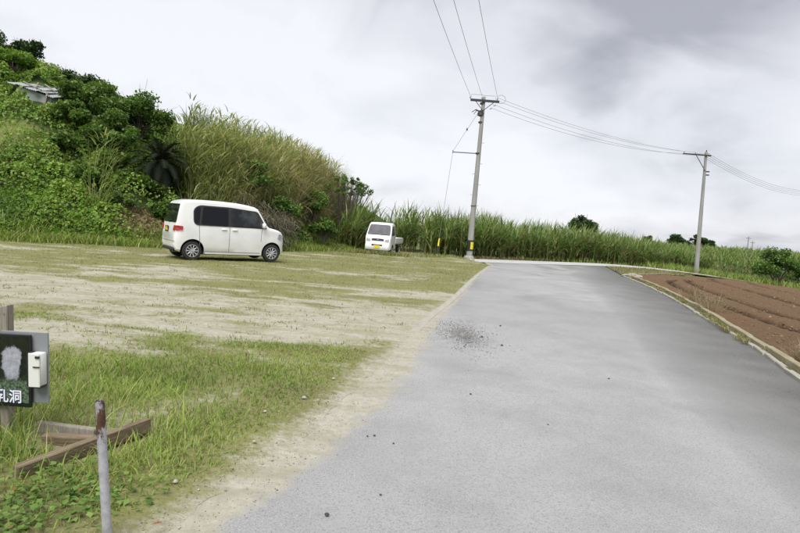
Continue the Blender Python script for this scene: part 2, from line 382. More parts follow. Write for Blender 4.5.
M['kerb_moss'] = m_conc('mossy_kerb_concrete', (.21, .18, .105), (.33, .295, .20), .7)
M['lane'] = m_conc('pale_lane_concrete', (.37, .37, .36), (.46, .46, .45), .1)

# ------------------------------------------------------------------ setting: ground sheets
def axis_pts(lo, hi, core, step):
    c = np.arange(core[0], core[1] + step, step); a = []; x = core[0]; d = step
    while x > lo: d *= 1.35; x -= d; a.append(max(x, lo))
    b = []; x = c[-1]; d = step
    while x < hi: d *= 1.35; x += d; b.append(min(x, hi))
    return np.array(sorted(set(a)) + list(c) + b)
def grid_faces(ny, nx):
    i = (np.arange(ny - 1)[:, None] * nx + np.arange(nx - 1)[None]).ravel(); return np.stack([i, i + 1, i + 1 + nx, i + nx], 1)
gx = axis_pts(-2500, 2500, (-40, 60), 2.0); gy = axis_pts(-600, 4000, (-10, 100), 2.0)
X, Y = np.meshgrid(gx, gy)
tag(obj('ground', make_mesh('ground', np.stack([X, Y, G(X, Y) - .09], 2).reshape(-1, 3), grid_faces(len(gy), len(gx)), smooth=True), M['ground']), kind='structure')

def catmull(P, n):
    P = np.array(P, float); t = np.linspace(0, len(P) - 1, n); o = []
    Q = np.vstack([2 * P[0] - P[1], P, 2 * P[-1] - P[-2]])
    for u in t:
        i = min(int(u), len(P) - 2); f = u - i; a, b, c, d = Q[i:i + 4]
        o.append(.5 * ((2 * b) + (-a + c) * f + (2 * a - 5 * b + 4 * c - d) * f * f + (-a + 3 * b - 3 * c + d) * f ** 3))
    return np.array(o)
KL = catmull([(-1.75, -6), (-1.55, 0), (-1.0, 2.5), (-.60, 3.7), (-.34, 4.8), (.08, 7), (.57, 9.6), (1.26, 12.6), (2.65, 19.5), (4.2, 27.3), (4.75, 30), (4.9, 32.5), (5.2, 35.0)], 400)
KR = catmull([(3.0, -6), (3.4, 0), (4.0, 3.5), (4.92, 6.87), (5.35, 8.1), (5.85, 9.7), (6.65, 12.6), (7.3, 14.8), (8.55, 19.5), (10.05, 25), (11.3, 29.6), (12.1, 32.4), (13.0, 36), (14.0, 40)], 400)
def xl(y): return np.interp(y, KL[:, 1], KL[:, 0])
def xr(y): return np.interp(y, KR[:, 1], KR[:, 0])
ry = np.linspace(-6, 38.5, 420); uu = np.linspace(0, 1, 90)
X = (xl(ry) - .22)[:, None] * (1 - uu) + (xr(ry) + .10)[:, None] * uu; Y = np.repeat(ry[:, None], 90, 1)
dl = X - xl(Y); dr = xr(Y) - X
sand = np.clip(1.6 - 1.6 * dl / np.interp(Y, [0, 3, 5, 8, 11, 16, 30], [.26, .30, .48, .42, .22, .12, .10]), 0, 1.6)
damp = np.clip(1.15 - dr / np.interp(Y, [0, 8, 14, 26, 33], [1.1, 1.6, 1.8, 2.4, 1.8]), 0, 1) ** .6
damp = np.maximum(damp, .55 * ss(.52, .72, fbm(X * .5 + 3, Y * .16, 21)) * ss(9, 15, Y))
road = tag(obj('road', make_mesh('road', np.stack([X, Y, G(X, Y) + .01 * np.sin(np.pi * np.clip(dl / 5, 0, 1))], 2).reshape(-1, 3), grid_faces(420, 90), {'sand': sand.ravel(), 'damp': damp.ravel()}, True), M['road']), kind='structure')

# lane along the cane field
CL = catmull([(1.0, 31.2), (4.6, 33.6), (8.5, 36.5), (13.5, 40.2), (18, 43.5), (22, 46), (25.7, 47.6), (29, 48.2), (33, 47.6), (38, 46.2), (48, 43)], 160)
tn = np.gradient(CL, axis=0); tn /= np.linalg.norm(tn, axis=1)[:, None]; nm = np.stack([-tn[:, 1], tn[:, 0]], 1)
w = np.linspace(-1.25, 1.25, 7); LX = CL[:, None, 0] + nm[:, None, 0] * w; LY = CL[:, None, 1] + nm[:, None, 1] * w
tag(obj('lane', make_mesh('lane', np.stack([LX, LY, G(LX, LY) + .022], 2).reshape(-1, 3), grid_faces(160, 7), smooth=True), M['lane']), kind='structure')
def lane_s(x, y):
    """signed distance to the far side of the lane's centre line (positive = cane side)"""
    x = np.asarray(x, float); y = np.asarray(y, float); d2 = (x[..., None] - CL[:, 0]) ** 2 + (y[..., None] - CL[:, 1]) ** 2
    k = d2.argmin(-1); return (x - CL[k, 0]) * nm[k, 0] + (y - CL[k, 1]) * nm[k, 1]

# parking ground of sand and thin grass
def sand_mask(x, y):
    n = fbm(x * .35 + 9, y * 1.15, 5, 5); n2 = fbm(x * .22, y * .5, 15, 3)
    near = 6.3 + (n2 - .5) * 1.6 + .45 * np.clip(-x - 3, 0, 3) * .3
    band = ss(near - .9, near + 1.0, y) * (1 - .75 * ss(9, 14.5, y)) * (1 - .45 * ss(15, 22, y))
    m = np.clip(band * .88 + (n - .5) * 2.1 * ss(4.6, 7, y) + (fbm(x * 1.6, y * 3.4, 25, 4) - .5) * 1.5 * ss(4.2, 6.5, y), 0, 1)
    e_ = xl(y) - x
    m = np.maximum(m, np.clip(1.05 - e_ / (.22 + .35 * fbm(y * 1.3, x * 0 + 2, 8)), 0, 1) * (1 - ss(9, 16, y)))
    wear = np.clip(1 - np.abs(e_ - 1.1 - (fbm(y, x * .5, 31) - .5)) / .5, 0, 1) * ss(3, 3.6, y) * (1 - ss(4.6, 5.4, y)) * .55
    return np.maximum(m, wear)
def lot_z(x, y):
    e_ = xl(y) - x
    return G(x, y) - .010 + .028 * np.clip((e_ + .16) * 1.8, 0, 1) + (fbm(x * 1.4, y * 1.4, 2) - .5) * .07 * np.clip((e_ - .25) * 1.2, 0, 1) + .16 * np.exp(-((x - 3.0) / 1.3) ** 2 - ((y - 31.5) / 1.6) ** 2)
ly = np.concatenate([np.arange(-6, 16, .09), np.arange(16, 44, .2)]); uu = np.linspace(0, 1, 260) ** 1.5
edge = xl(ly) - .02 + (fbm(ly * 1.7, ly * 0 + 1, 11) - .5) * .38 * (1 - ss(6.5, 9, ly)); edge = np.where(ly > 29.5, np.minimum(edge, np.interp(ly, [29.5, 31.5, 33, 44], [4.6, 3.9, 3.0, 2.0])), edge)
X = edge[:, None] * (1 - uu) + (-34) * uu; Y = np.repeat(ly[:, None], 260, 1)
LZ = lot_z(X, Y)
tag(obj('parking_ground', make_mesh('parking_ground', np.stack([X, Y, LZ], 2).reshape(-1, 3), grid_faces(len(ly), 260), {'sand': sand_mask(X, Y).ravel()}, True), M['lot']), kind='structure')

# hill
hx = np.arange(-70, 1.0, .4); hy = np.concatenate([np.arange(13, 44, .4), np.arange(44, 130, 3)])
X, Y = np.meshgrid(hx, hy); Z = HILL(X, Y); S = hill_s(X, Y)
def bare_mask(x, y): return .62 * np.exp(-((x + 10.3) / 1.3) ** 2 - ((y - 22.6) / 1.0) ** 2) + .55 * ss(.62, .75, fbm(x * .4, y * .4, 44)) * ss(6, 2, hill_s(x, y))
def mown_mask(x, y): return np.exp(-((x + 18.3) / 3.0) ** 2 - ((hill_s(x, y) - 5.4) / 1.0) ** 2) * 1.7
def top_cover(s): return ss(-.5, .6, s)
tag(obj('hill', make_mesh('hill', np.stack([X, Y, np.where(S < -.8, Z - 1, Z)], 2).reshape(-1, 3), grid_faces(len(hy), len(hx)), {'bare': bare_mask(X, Y).ravel(), 'mown': mown_mask(X, Y).ravel()}, True), M['hill']), kind='structure')

# ploughed field with wheel ruts
fy = np.concatenate([np.arange(2, 24, .10), np.arange(24, 48, .16)])
def fx0(y): return np.interp(y, [0, 7.5, 8.4, 10.2, 14.2, 21.2, 24.8, 27, 28.8, 30.5, 32.5], [3.7, 5.42, 5.70, 6.25, 7.48, 9.42, 10.4, 11.0, 11.8, 12.8, 14.4]) + np.maximum(y - 32.5, 0) * 1.2
uu = np.linspace(0, 1, 380) ** 1.25
X = fx0(fy)[:, None] * (1 - uu) + (fx0(fy) + np.interp(fy, [2, 20, 33, 48], [14, 26, 34, 34]))[:, None] * uu; Y = np.repeat(fy[:, None], 380, 1)
RUTS = [[(6.9, 2), (7.3, 7), (7.84, 11.1), (8.25, 13.6), (9.0, 17), (9.9, 20), (10.9, 22.9), (12.0, 25.6), (13.2, 27.6), (15.5, 29.6), (19, 31), (26, 32)],
        [(8.3, 2), (8.7, 8), (9.2, 13.1), (9.7, 15.9), (10.75, 19.9), (12.3, 24), (14, 28), (15.8, 30.2), (18.5, 32), (24, 33.5), (32, 34.5)],
        [(10, 4), (10.7, 12), (11.8, 16.9), (13.5, 22), (16.6, 30), (19.6, 36), (24, 38.5), (33, 40)],
        [(12.8, 8), (14, 16), (16.3, 23.5), (20.5, 33), (24.5, 39.5), (32, 42)], [(17, 14), (20, 24), (25, 35), (29, 41), (36, 44)], [(21.5, 18), (26, 31), (31, 40), (38, 44.5)]]
rut = np.zeros_like(X); dz = np.zeros_like(X)
for rr in RUTS:
    c = catmull(rr, 140); d = np.full(X.shape, 1e9)
    for i in range(0, len(c)): d = np.minimum(d, (X - c[i, 0]) ** 2 + (Y - c[i, 1]) ** 2)
    d = np.sqrt(d); wob = .85 + .3 * fbm(X, Y, 61)
    rut = np.maximum(rut, np.clip(1.5 - d / (.15 * wob), 0, 1)); dz += -.13 * np.exp(-(d / .17) ** 2) + .02 * np.exp(-((d - .32) / .14) ** 2)
Z = G(X, Y) + .05 + dz + (fbm(X * 2.2, Y * 2.2, 17) - .5) * .05 + (fbm(X * 7, Y * 7, 18, 2) - .5) * .05
field = tag(obj('field', make_mesh('field', np.stack([X, Y, np.where(lane_s(X, Y) > -1.35, G(X, Y) - .2, Z)], 2).reshape(-1, 3), grid_faces(len(fy), 380), {'rut': rut.ravel()}, True), M['field']), kind='structure')

# kerbs: single concrete stones
def kerb_run(curve, y0, y1, length, wid, hgt, mat, parent, sink=.1, jit=.01, off=0., zoff=0.):
    c = curve[(curve[:, 1] >= y0) & (curve[:, 1] <= y1)]; sl = np.concatenate([[0], np.cumsum(np.linalg.norm(np.diff(c, axis=0), axis=1))])
    n = int(sl[-1] / length); shared = []
    for v in range(4):
        b = MB(); b.box((0, 0, (hgt - sink) / 2), (length - .012, wid, hgt + sink), bev=.012); me = b.mesh('kerb_stone', 40); shared.append(me)
        for q in me.vertices: q.co.x += random.uniform(-.004, .004); q.co.y += random.uniform(-.006, .006); q.co.z += random.uniform(-.004, .004)
    for i in range(n):
        s0 = (i + .5) * length; x = np.interp(s0, sl, c[:, 0]); y = np.interp(s0, sl, c[:, 1])
        x2 = np.interp(s0 + .1, sl, c[:, 0]); y2 = np.interp(s0 + .1, sl, c[:, 1]); a = math.atan2(y2 - y, x2 - x)
        x += -math.sin(a) * off; y += math.cos(a) * off
        o = obj('kerb_stone', shared[i % 4], mat, parent, (x, y, g1(x, y) + (zoff(y) if callable(zoff) else zoff) + random.uniform(-jit, jit)), a + random.uniform(-.012, .012))
        dzs = g1(x + math.cos(a) * .5, y + math.sin(a) * .5) - g1(x - math.cos(a) * .5, y - math.sin(a) * .5)
        o.rotation_euler[1] = -math.atan(dzs) + random.uniform(-.006, .006)
kerb_run(KL, 5.6, 29.2, .9, .15, .012, M['kerb'], road, off=.03, jit=.004, zoff=lambda y: -.026 * float(1 - ss(6.0, 10.5, y)))
kerb_run(KR, 1.0, 29.0, .6, .08, .045, M['kerb'], road, off=-.05, jit=.006)
KI = catmull([(3.72, 1), (4.86, 5.8), (5.32, 7.5), (5.60, 8.4), (6.15, 10.2), (7.38, 14.2), (9.32, 21.2), (10.30, 24.8), (10.80, 26.6), (11.4, 28.2), (12.4, 30.0), (14.0, 32.2), (16.2, 34.6), (19.3, 38.0)], 400)
kerb_run(KI, 1.0, 34.5, 1.0, .10, .12, M['kerb_moss'], field, off=0, jit=.012)
# earth between the two right-hand kerbs and round the corner
vy = np.linspace(1, 39.9, 240); uu = np.linspace(0, 1, 8)
kx = np.interp(vy, KI[:, 1], KI[:, 0]); X = (xr(vy) + .05)[:, None] * (1 - uu) + kx[:, None] * uu; Y = np.repeat(vy[:, None], 8, 1)
strip = np.stack([X, Y, np.where(lane_s(X, Y) > -1.2, G(X, Y) - .15, G(X, Y) + .035 + (fbm(X * 5, Y * 5, 71) - .5) * .07)], 2)
tag(obj('verge', make_mesh('verge', strip.reshape(-1, 3), grid_faces(240, 8), {'sand': np.full(X.size, .30)}, True), M['verge']), kind='structure')
# ragged strip between lane and field
k0 = int(np.argmax(CL[:, 0] > 15.5)); vx = CL[k0:]; q = nm[k0:]; w = np.linspace(-3.2, -1.2, 6)
X = vx[:, None, 0] + q[:, None, 0] * w; Y = vx[:, None, 1] + q[:, None, 1] * w
tag(obj('verge', make_mesh('verge', np.stack([X, Y, G(X, Y) + .03 + (fbm(X * 2, Y * 2, 72) - .5) * .08], 2).reshape(-1, 3), grid_faces(len(vx), 6), {'sand': np.full(X.size, .22)}, True), M['verge']), kind='structure')
# ------------------------------------------------------------------ vehicles
def apply_bool(o, cutters):
    for c in cutters:
        m = o.modifiers.new('cut', 'BOOLEAN'); m.operation = 'DIFFERENCE'; m.object = c; m.solver = 'EXACT'
    dg = bpy.context.evaluated_depsgraph_get(); dg.update()
    me = bpy.data.meshes.new_from_object(o.evaluated_get(dg)); o.modifiers.clear(); o.data = me
    for c in cutters: bpy.data.objects.remove(c)
    return o
def loft_body(name, stations, sec, mats, parent, arches=()):
    """stations: x values; sec(x) -> half section [(y,z)...] from bottom centre round to top centre"""
    b = MB(); rings = []
    for x in stations:
        h = sec(x); ring = [(x, -y, z) for y, z in h] + [(x, y, z) for y, z in h[-2:0:-1]]; rings.append(ring)
    n = len(rings[0]); v = [p for r in rings for p in r]; f = []
    for i in range(len(rings) - 1):
        for k in range(n):
            k2 = (k + 1) % n; f.append((i * n + k, i * n + k2, (i + 1) * n + k2, (i + 1) * n + k))
    f.append(tuple(range(n))); f.append(tuple((len(rings) - 1) * n + k for k in range(n))[::-1])
    b.add(v, f); o = b.build(name, mats); cut = []
    for (ax, ay, az, r) in arches:
        c = MB(); s = 1 if ay > 0 else -1
        c.tube([(ax, ay - s * .20, az), (ax, ay + s * .3, az)], r, 28, mi=1)
        co = c.build('cutter', mats); cut.append(co)
    if cut: apply_bool(o, cut)
    o.parent = parent
    me = o.data; me.polygons.foreach_set('use_smooth', [True] * len(me.polygons)); me.set_sharp_from_angle(angle=R(32))
    return o
def wheel(parent, loc, r, wdt, side, rimmat, spokes=10):
    """side: -1 = outer face towards -y"""
    root = MB(); s = side
    root.lathe([(r * .66, s * -.10), (r * .93, s * -.09), (r, s * -.05), (r, s * .05), (r * .94, s * .085), (r * .70, s * .09), (r * .66, s * .07)], 32, 'Y')
    w_ = root.build('wheel', M['rubber'], parent, smooth=40, loc=loc)
    rb = MB(); R0 = r * .67
    rb.lathe([(R0, s * .02), (R0, s * .082), (R0 * .93, s * .086), (R0 * .90, s * .055), (R0 * .88, s * .02)], 32, 'Y')
    for k in range(spokes):
        a = 2 * math.pi * k / spokes; rb.box((math.cos(a) * R0 * .52, s * .062, math.sin(a) * R0 * .52), (R0 * .84, .025, R0 * (.16 if spokes > 8 else .30)), Matrix.Rotation(-a, 3, 'Y'), bev=.006)
    rb.lathe([(0.001, s * .08), (R0 * .2, s * .078), (R0 * .24, s * .05)], 16, 'Y')
    obj('rim', rb.mesh('rim', 40), rimmat, w_)
    d = MB(); d.lathe([(.001, s * .018), (R0 * .97, s * .018), (R0 * .97, s * .0)], 24, 'Y'); obj('brake_disc', d.mesh('brake_disc'), M['dark_metal'], w_)
    return w_
def rounded(poly, r=.04, n=4):
    P = [Vector(p) for p in poly]; o = []
    for i, p in enumerate(P):
        a = (P[i - 1] - p); b = (P[(i + 1) % len(P)] - p); rr = min(r if not isinstance(r, (list, tuple)) else r[i], a.length * .48, b.length * .48)
        a = p + a.normalized() * rr; b = p + b.normalized() * rr
        for k in range(n + 1):
            t = k / n; o.append(tuple((1 - t) ** 2 * a + 2 * t * (1 - t) * p + t * t * b))
    return o

def kei_van():
    rz = math.atan2(1.41, 1.88)
    L0 = 3.395
    v = empty('parked_car', (0, 0, 0), 'tall white boxy hatchback car with dark tinted windows parked by the overgrown hill', 'car', rz=rz)
    c, s = math.cos(rz), math.sin(rz); rx, rw = .50, -.66
    px, py = -6.03, 16.62
    v.location = (px - (rx * c - rw * s), py - (rx * s + rw * c), g1(px, py) + .02)
    tx = [0, .03, .06, .10, .15, .20, .28, .42, .8, 1.3, 1.8, 2.15, 2.36, 2.46, 2.56, 2.66, 2.76, 2.84, 3.0, 3.15, 3.27, 3.34, 3.385, 3.395]
    tz = [.78, .98, 1.10, 1.32, 1.55, 1.655, 1.70, 1.728, 1.745, 1.75, 1.735, 1.70, 1.66, 1.61, 1.46, 1.29, 1.13, 1.06, 1.03, .995, .945, .88, .76, .62]
    bz = np.interp(tx, [0, .06, .2, .5, 3.0, 3.3, 3.395], [.42, .27, .22, .20, .20, .22, .34])
    ww = np.interp(tx, [0, .05, .15, .35, .9, 2.4, 2.9, 3.15, 3.3, 3.37, 3.395], [.60, .675, .712, .73, .7375, .7375, .725, .69, .63, .56, .50])
    W = lambda x: float(np.interp(x, tx, ww)); T = lambda x: float(np.interp(x, tx, tz)); B = lambda x: float(np.interp(x, tx, bz))
    def side(x, z): return W(x) - .125 * max(z - .98, 0) / .77 - .10 * max(.42 - z, 0) + .012 * math.exp(-((z - .62) / .14) ** 2)
    def sec(x):
        t, b = T(x), B(x); r = min(.085, (t - b) * .28); h = t - r - b; o = [(0, b), (side(x, b) - .05, b)]
        for f in (.05, .14, .24, .36, .48, .58, .68, .78, .9, 1.0): z = b + h * f; o.append((side(x, z), z))
        w_ = side(x, t - r)
        for a in (22, 45, 68, 90): o.append((w_ - r + r * math.cos(R(a)), t - r + r * math.sin(R(a))))
        return o + [((w_ - r) * .5, t + .012), (0, t + .016)]
    st = sorted(set(tx + [1.0, 1.55, 2.0, 2.28] + [.34, .5, .56, .62, .68, .74, .86, .92, 2.6, 2.71, 2.79, 2.89, 2.94, 3.05, 3.1, 3.2]))
    WX = (.50, .50 + 2.44)
    body = loft_body('body', st, sec, [M['white_paint'], M['trim']], v, [(wx, sy * .73, .285, .335) for wx in WX for sy in (-1, 1)])
    for wx in WX:
        for sy in (-1, 1): wheel(v, (wx, sy * .645, .275), .275, .16, sy, M['alloy'])
    for sy in (-1, 1):
        P = lambda a, b, o, sy=sy: (a, sy * (side(a, b) + o), b)
        MB().prism(rounded([(.50, 1.02), (2.74, 1.02), (2.66, 1.16), (2.44, 1.53), (1.55, 1.60), (.66, 1.60), (.50, 1.48)], [.16, .02, .02, .08, .05, .16, .16]), P, .014).build('window_surround', M['trim'], v)
        MB().prism(rounded([(.72, 1.06), (1.515, 1.05), (1.515, 1.555), (.78, 1.560)], .05), P, .020).build('window_pane', M['tint'], v)
        MB().prism(rounded([(.535, 1.08), (.66, 1.07), (.70, 1.55), (.62, 1.545), (.535, 1.44)], .04), P, .020).build('window_pane', M['tint'], v)
        MB().prism(rounded([(1.62, 1.06), (2.46, 1.06), (2.46, 1.36), (2.36, 1.50), (1.62, 1.55)], .05), P, .020).build('window_pane', M['glass2'], v)
        MB().prism(rounded([(2.50, 1.055), (2.68, 1.05), (2.61, 1.17), (2.50, 1.34)], .02), P, .020).build('window_pane', M['glass2'], v)
        for a, b in (((1.565, .27), (1.565, 1.02)), ((.70, .45), (.66, 1.04)), ((2.56, .62), (2.58, 1.00)), ((.84, .27), (2.55, .27))):
            d = Vector((b[0] - a[0], b[1] - a[1])).normalized() * .006; n_ = (-d.y, d.x); k = 10
            up_ = [(a[0] + (b[0] - a[0]) * i / k + n_[0], a[1] + (b[1] - a[1]) * i / k + n_[1]) for i in range(k + 1)]; dn = [(p[0] - 2 * n_[0], p[1] - 2 * n_[1]) for p in up_][::-1]
            q = MB()
            for i in range(k): q.prism([up_[i], up_[i + 1], dn[k - i - 1], dn[k - i]], P, .003)
            q.build('door_seam', M['seam'], v)
        for hx in (1.40, 1.72):
            h = MB(); h.box((hx, sy * (side(hx, .93) + .022), .935), (.17, .022, .035), bev=.01); h.box((hx, sy * (side(hx, .93) + .006), .935), (.13, .02, .05), bev=.01); h.build('door_handle', M['white_paint'], v, smooth=40)
        m = MB(); m.box((2.60, sy * (side(2.6, 1.05) + .11), 1.12), (.09, .18, .16), bev=.03); m.box((2.63, sy * (side(2.6, 1.0) + .03), 1.06), (.05, .12, .04), bev=.01); m.build('door_mirror', M['white_paint'], v, smooth=50)
        sk = MB(); sk.prism([(.86, .20), (2.60, .20), (2.60, .245), (.86, .245)], P, .012); sk.build('side_sill', M['white_paint'], v)
        tl = MB()
        lamp = rounded([(.030, .83), (.20, .85), (.215, .97), (.035, .985)], .025)
        tl.prism(lamp, P, .024)
        Xr = lambda z: float(np.interp(z, tz[:7], tx[:7]))
        tl.prism(rounded([(.52, .835), (.66, .835), (.655, .985), (.53, .975)], .02), lambda a, b, o, sy=sy: (Xr(b) - o, sy * a, b), .022); tl.build('tail_light', M['red_lens'], v)
        hl = MB(); hl.prism(rounded([(3.12, .74), (3.30, .70), (3.30, .84), (3.16, .89)], .03), P, .03)
        hl.build('headlight', M['clear_lens'], v)
    Xr = lambda z: float(np.interp(z, tz[:7], tx[:7]))
    RP = lambda a, b, o: (Xr(b) - o - .004, a, b)
    def rear(poly, o, name, mat, kz=8):
        zs = [p[1] for p in poly]; z0, z1 = min(zs), max(zs); q = MB()   # cut into strips so that it follows the curved tail
        V2 = [Vector(p) for p in poly]
        def cut(z):
            xs = []
            for i in range(len(V2)):
                a, b = V2[i], V2[(i + 1) % len(V2)]
                if (a.y - z) * (b.y - z) < 0: xs.append(a.x + (b.x - a.x) * (z - a.y) / (b.y - a.y))
            return (min(xs), max(xs)) if xs else None
        zz = np.linspace(z0 + 1e-3, z1 - 1e-3, kz)
        for a, b in zip(zz[:-1], zz[1:]):
            ca, cb = cut(a), cut(b)
            if ca and cb: q.prism([(ca[0], a), (ca[1], a), (cb[1], b), (cb[0], b)], RP, o)
        return q.build(name, mat, v, smooth=30)
    rear(rounded([(-.60, 1.06), (.60, 1.06), (.535, 1.60), (-.535, 1.60)], .06), .010, 'rear_window', M['tint'], 14)
    rear([(-.66, .53), (.66, .53), (.66, .54), (-.66, .54)], .004, 'door_seam', M['seam'], 2)
    pl = MB(); pl.box((Xr(.86) - .02, .12, .86), (.015, .34, .17), bev=.004); p_ = pl.build('number_plate', M['plate_black'], v)
    ch = MB()
    for i, (yy, zz, w_, h_) in enumerate([(.20, .905, .05, .035), (.10, .905, .07, .035), (.22, .845, .03, .06), (.15, .845, .04, .07), (.09, .845, .04, .07), (.03, .845, .04, .07)]): ch.box((Xr(.86) - .031, yy, zz), (.006, w_, h_))
    obj('plate_marks', ch.mesh('plate_marks'), M['plate_yellow'], p_)
    w_ = MB(); w_.tube([(Xr(1.08) - .03, .05, 1.06), (Xr(1.10) - .035, -.05, 1.12), (Xr(1.12) - .035, -.30, 1.13)], [.018, .010, .006], 6); w_.build('rear_wiper', M['trim'], v)
    bp = MB(); bp.box((.05, 0, .30), (.12, 1.10, .10), bev=.03); bp.build('rear_valance', M['trim'], v)
    ex = MB(); ex.tube([(.02, -.42, .24), (.5, -.42, .24)], .028, 10); ex.build('exhaust_pipe', M['galv'], v)
    ub = MB(); ub.box((1.70, 0, .23), (2.5, 1.22, .12), bev=.02); ub.build('underbody', M['trim'], v)
    # windscreen follows the sloping front
    wx = [2.40, 2.46, 2.56, 2.66, 2.76, 2.82]
    q = MB()
    for a, b in zip(wx[:-1], wx[1:]):
        ya, yb = side(a, T(a)) - .09, side(b, T(b)) - .09
        q.add([(a + .004, -ya, T(a) + .018), (a + .004, ya, T(a) + .018), (b + .004, yb, T(b) + .018), (b + .004, -yb, T(b) + .018)], [(0, 1, 2, 3)])
    q.build('windscreen', M['tint'], v, smooth=60)
    fb = MB(); fb.box((3.375, 0, .42), (.05, .80, .10), bev=.02); fb.build('front_grille', M['trim'], v)
    ro = MB(); ro.tube([(.34, .35, 1.735), (.26, .35, 1.80), (.02, .35, 1.90)], [.008, .005, .003], 6); ro.build('aerial', M['trim'], v)
    return v
t_ = NT('side_glass'); t_.set(color=t_.mix(t_.rng(t_.noise(2.4, 4), .42, .62), (.014, .015, .018), (.05, .056, .054)), rough=.06, spec=.4); M['glass2'] = t_.m
M['seam'] = simple('shut_line', (.16, .16, .165), .7, .1, 10)
kei_van()

def kei_truck():
    rz = R(-90 - 12)
    v = empty('pickup_truck', (0, 0, 0), 'small white flatbed truck with yellow number plate facing the road beside the sugar cane', 'truck', rz=rz)
    # origin under the middle of the front bumper, x forward
    v.location = (-1.35, 32.0, g1(-1.35, 32.0) + .01)
    # cab profile: x measured from the front (0) backwards (-1.32)
    tx = [-1.32, -1.28, -1.18, -.95, -.75, -.62, -.52, -.40, -.28, -.18, -.12, -.06, -.02, 0]
    tz = [1.66, 1.72, 1.755, 1.77, 1.765, 1.74, 1.66, 1.46, 1.25, 1.08, 1.02, .93, .72, .55]
    bz = np.interp(tx, [-1.32, -.2, -.04, 0], [.30, .28, .24, .30]); ww = np.interp(tx, [-1.32, -.5, -.12, -.05, 0], [.715, .7375, .725, .705, .665])
    W = lambda x: float(np.interp(x, tx, ww)); T = lambda x: float(np.interp(x, tx, tz)); B = lambda x: float(np.interp(x, tx, bz))
    def side(x, z): return W(x) - .10 * max(z - 1.0, 0) / .77
    def sec(x):
        t, b = T(x), B(x); r = min(.07, (t - b) * .25); h = t - r - b; o = [(0, b), (side(x, b) - .04, b)]
        for f in (.06, .2, .4, .6, .8, 1.0): z = b + h * f; o.append((side(x, z), z))
        w_ = side(x, t - r)
        for a in (30, 60, 90): o.append((w_ - r + r * math.cos(R(a)), t - r + r * math.sin(R(a))))
        return o + [((w_ - r) * .5, t + .01), (0, t + .014)]
    loft_body('cab', sorted(tx + [-.86, -.8, -.68, -.57, -.46, -.34]), sec, [M['white_paint'], M['trim']], v, [(-.62, sy * .73, .27, .31) for sy in (-1, 1)])
    Xf = lambda z: float(np.interp(-z, [-k for k in tz[5:]], tx[5:]))
    def front(poly, o, name, mat, kz=2):
        q = MB(); zs = sorted(set(p[1] for p in poly)); z0, z1 = zs[0], zs[-1]; V2 = [Vector(p) for p in poly]
        def cut(z):
            xs = []
            for i in range(len(V2)):
                a, b = V2[i], V2[(i + 1) % len(V2)]
                if (a.y - z) * (b.y - z) < 0: xs.append(a.x + (b.x - a.x) * (z - a.y) / (b.y - a.y))
            return (min(xs), max(xs)) if xs else None
        zz = np.linspace(z0 + 1e-3, z1 - 1e-3, kz)
        for a, b in zip(zz[:-1], zz[1:]):
            ca, cb = cut(a), cut(b)
            if ca and cb: q.prism([(ca[0], a), (ca[1], a), (cb[1], b), (cb[0], b)], lambda p, r, off: (Xf(r) + off + .006, p, r), o)
        return q.build(name, mat, v, smooth=30)
    front(rounded([(-.66, 1.07), (.66, 1.07), (.585, 1.655), (-.585, 1.655)], .06), .008, 'windscreen', M['truck_glass'], 12)
    front(rounded([(-.36, .76), (.36, .76), (.33, .88), (-.33, .88)], .03), .014, 'grille', M['trim'], 4)
    gb = MB(); gb.box((Xf(.82) + .03, 0, .82), (.012, .09, .04), bev=.005); gb.build('badge', M['chrome'], v)
    for sy in (-1, 1):
        front([(sy * .42, .72), (sy * .64, .72), (sy * .64, .88), (sy * .42, .86)], .012, 'headlight', M['clear_lens'], 4)
        front(rounded([(sy * .50, .44), (sy * .61, .44), (sy * .61, .53), (sy * .50, .53)], .02), .02, 'fog_light', M['clear_lens'], 3)
        P = lambda a, b, o, sy=sy: (a, sy * (side(a, b) + o), b)
        MB().prism(rounded([(-1.18, 1.10), (-.34, 1.06), (-.34, 1.18), (-.60, 1.58), (-1.16, 1.62)], .05), P, .008).build('side_window', M['truck_glass'], v)
        MB().prism([(-1.22, .42), (-1.21, .42), (-1.21, 1.62), (-1.22, 1.62)], P, .004).build('door_seam', M['seam'], v)
        h = MB(); h.box((-1.12, sy * (side(-1.1, .98) + .015), .98), (.14, .025, .035), bev=.008); h.build('door_handle', M['trim'], v)
        m = MB(); m.box((-.30, sy * (side(-.3, 1.2) + .12), 1.22), (.05, .12, .20), bev=.02); m.box((-.32, sy * (side(-.3, 1.2) + .04), 1.14), (.03, .10, .03)); m.build('door_mirror', M['trim'], v)
        for wx in (-.62, -2.52): wheel(v, (wx, sy * .63, .265), .265, .14, sy, M['steel'], 6)
    bm_ = MB(); bm_.box((.035, 0, .40), (.13, 1.36, .34), bev=.04); bm_.build('front_bumper', M['white_paint'], v, smooth=50)
    lg = MB(); lg.box((.098, 0, .52), (.02, .62, .085), bev=.01); lg.build('lower_grille', M['trim'], v)
    pl = MB(); pl.box((.112, .0, .43), (.012, .33, .165), bev=.004); pl.build('number_plate', M['plate_yellow'], v)
    wp = MB()
    for y0 in (-.42, .08): wp.tube([(Xf(1.09) + .03, y0, 1.08), (Xf(1.13) + .03, y0 + .40, 1.13)], .008, 5)
    wp.build('windscreen_wiper', M['trim'], v)
    # load bed
    bd = MB(); bd.box((-2.36, 0, .62), (2.00, 1.41, .06), bev=.01); bd.build('bed_floor', M['white_paint'], v)
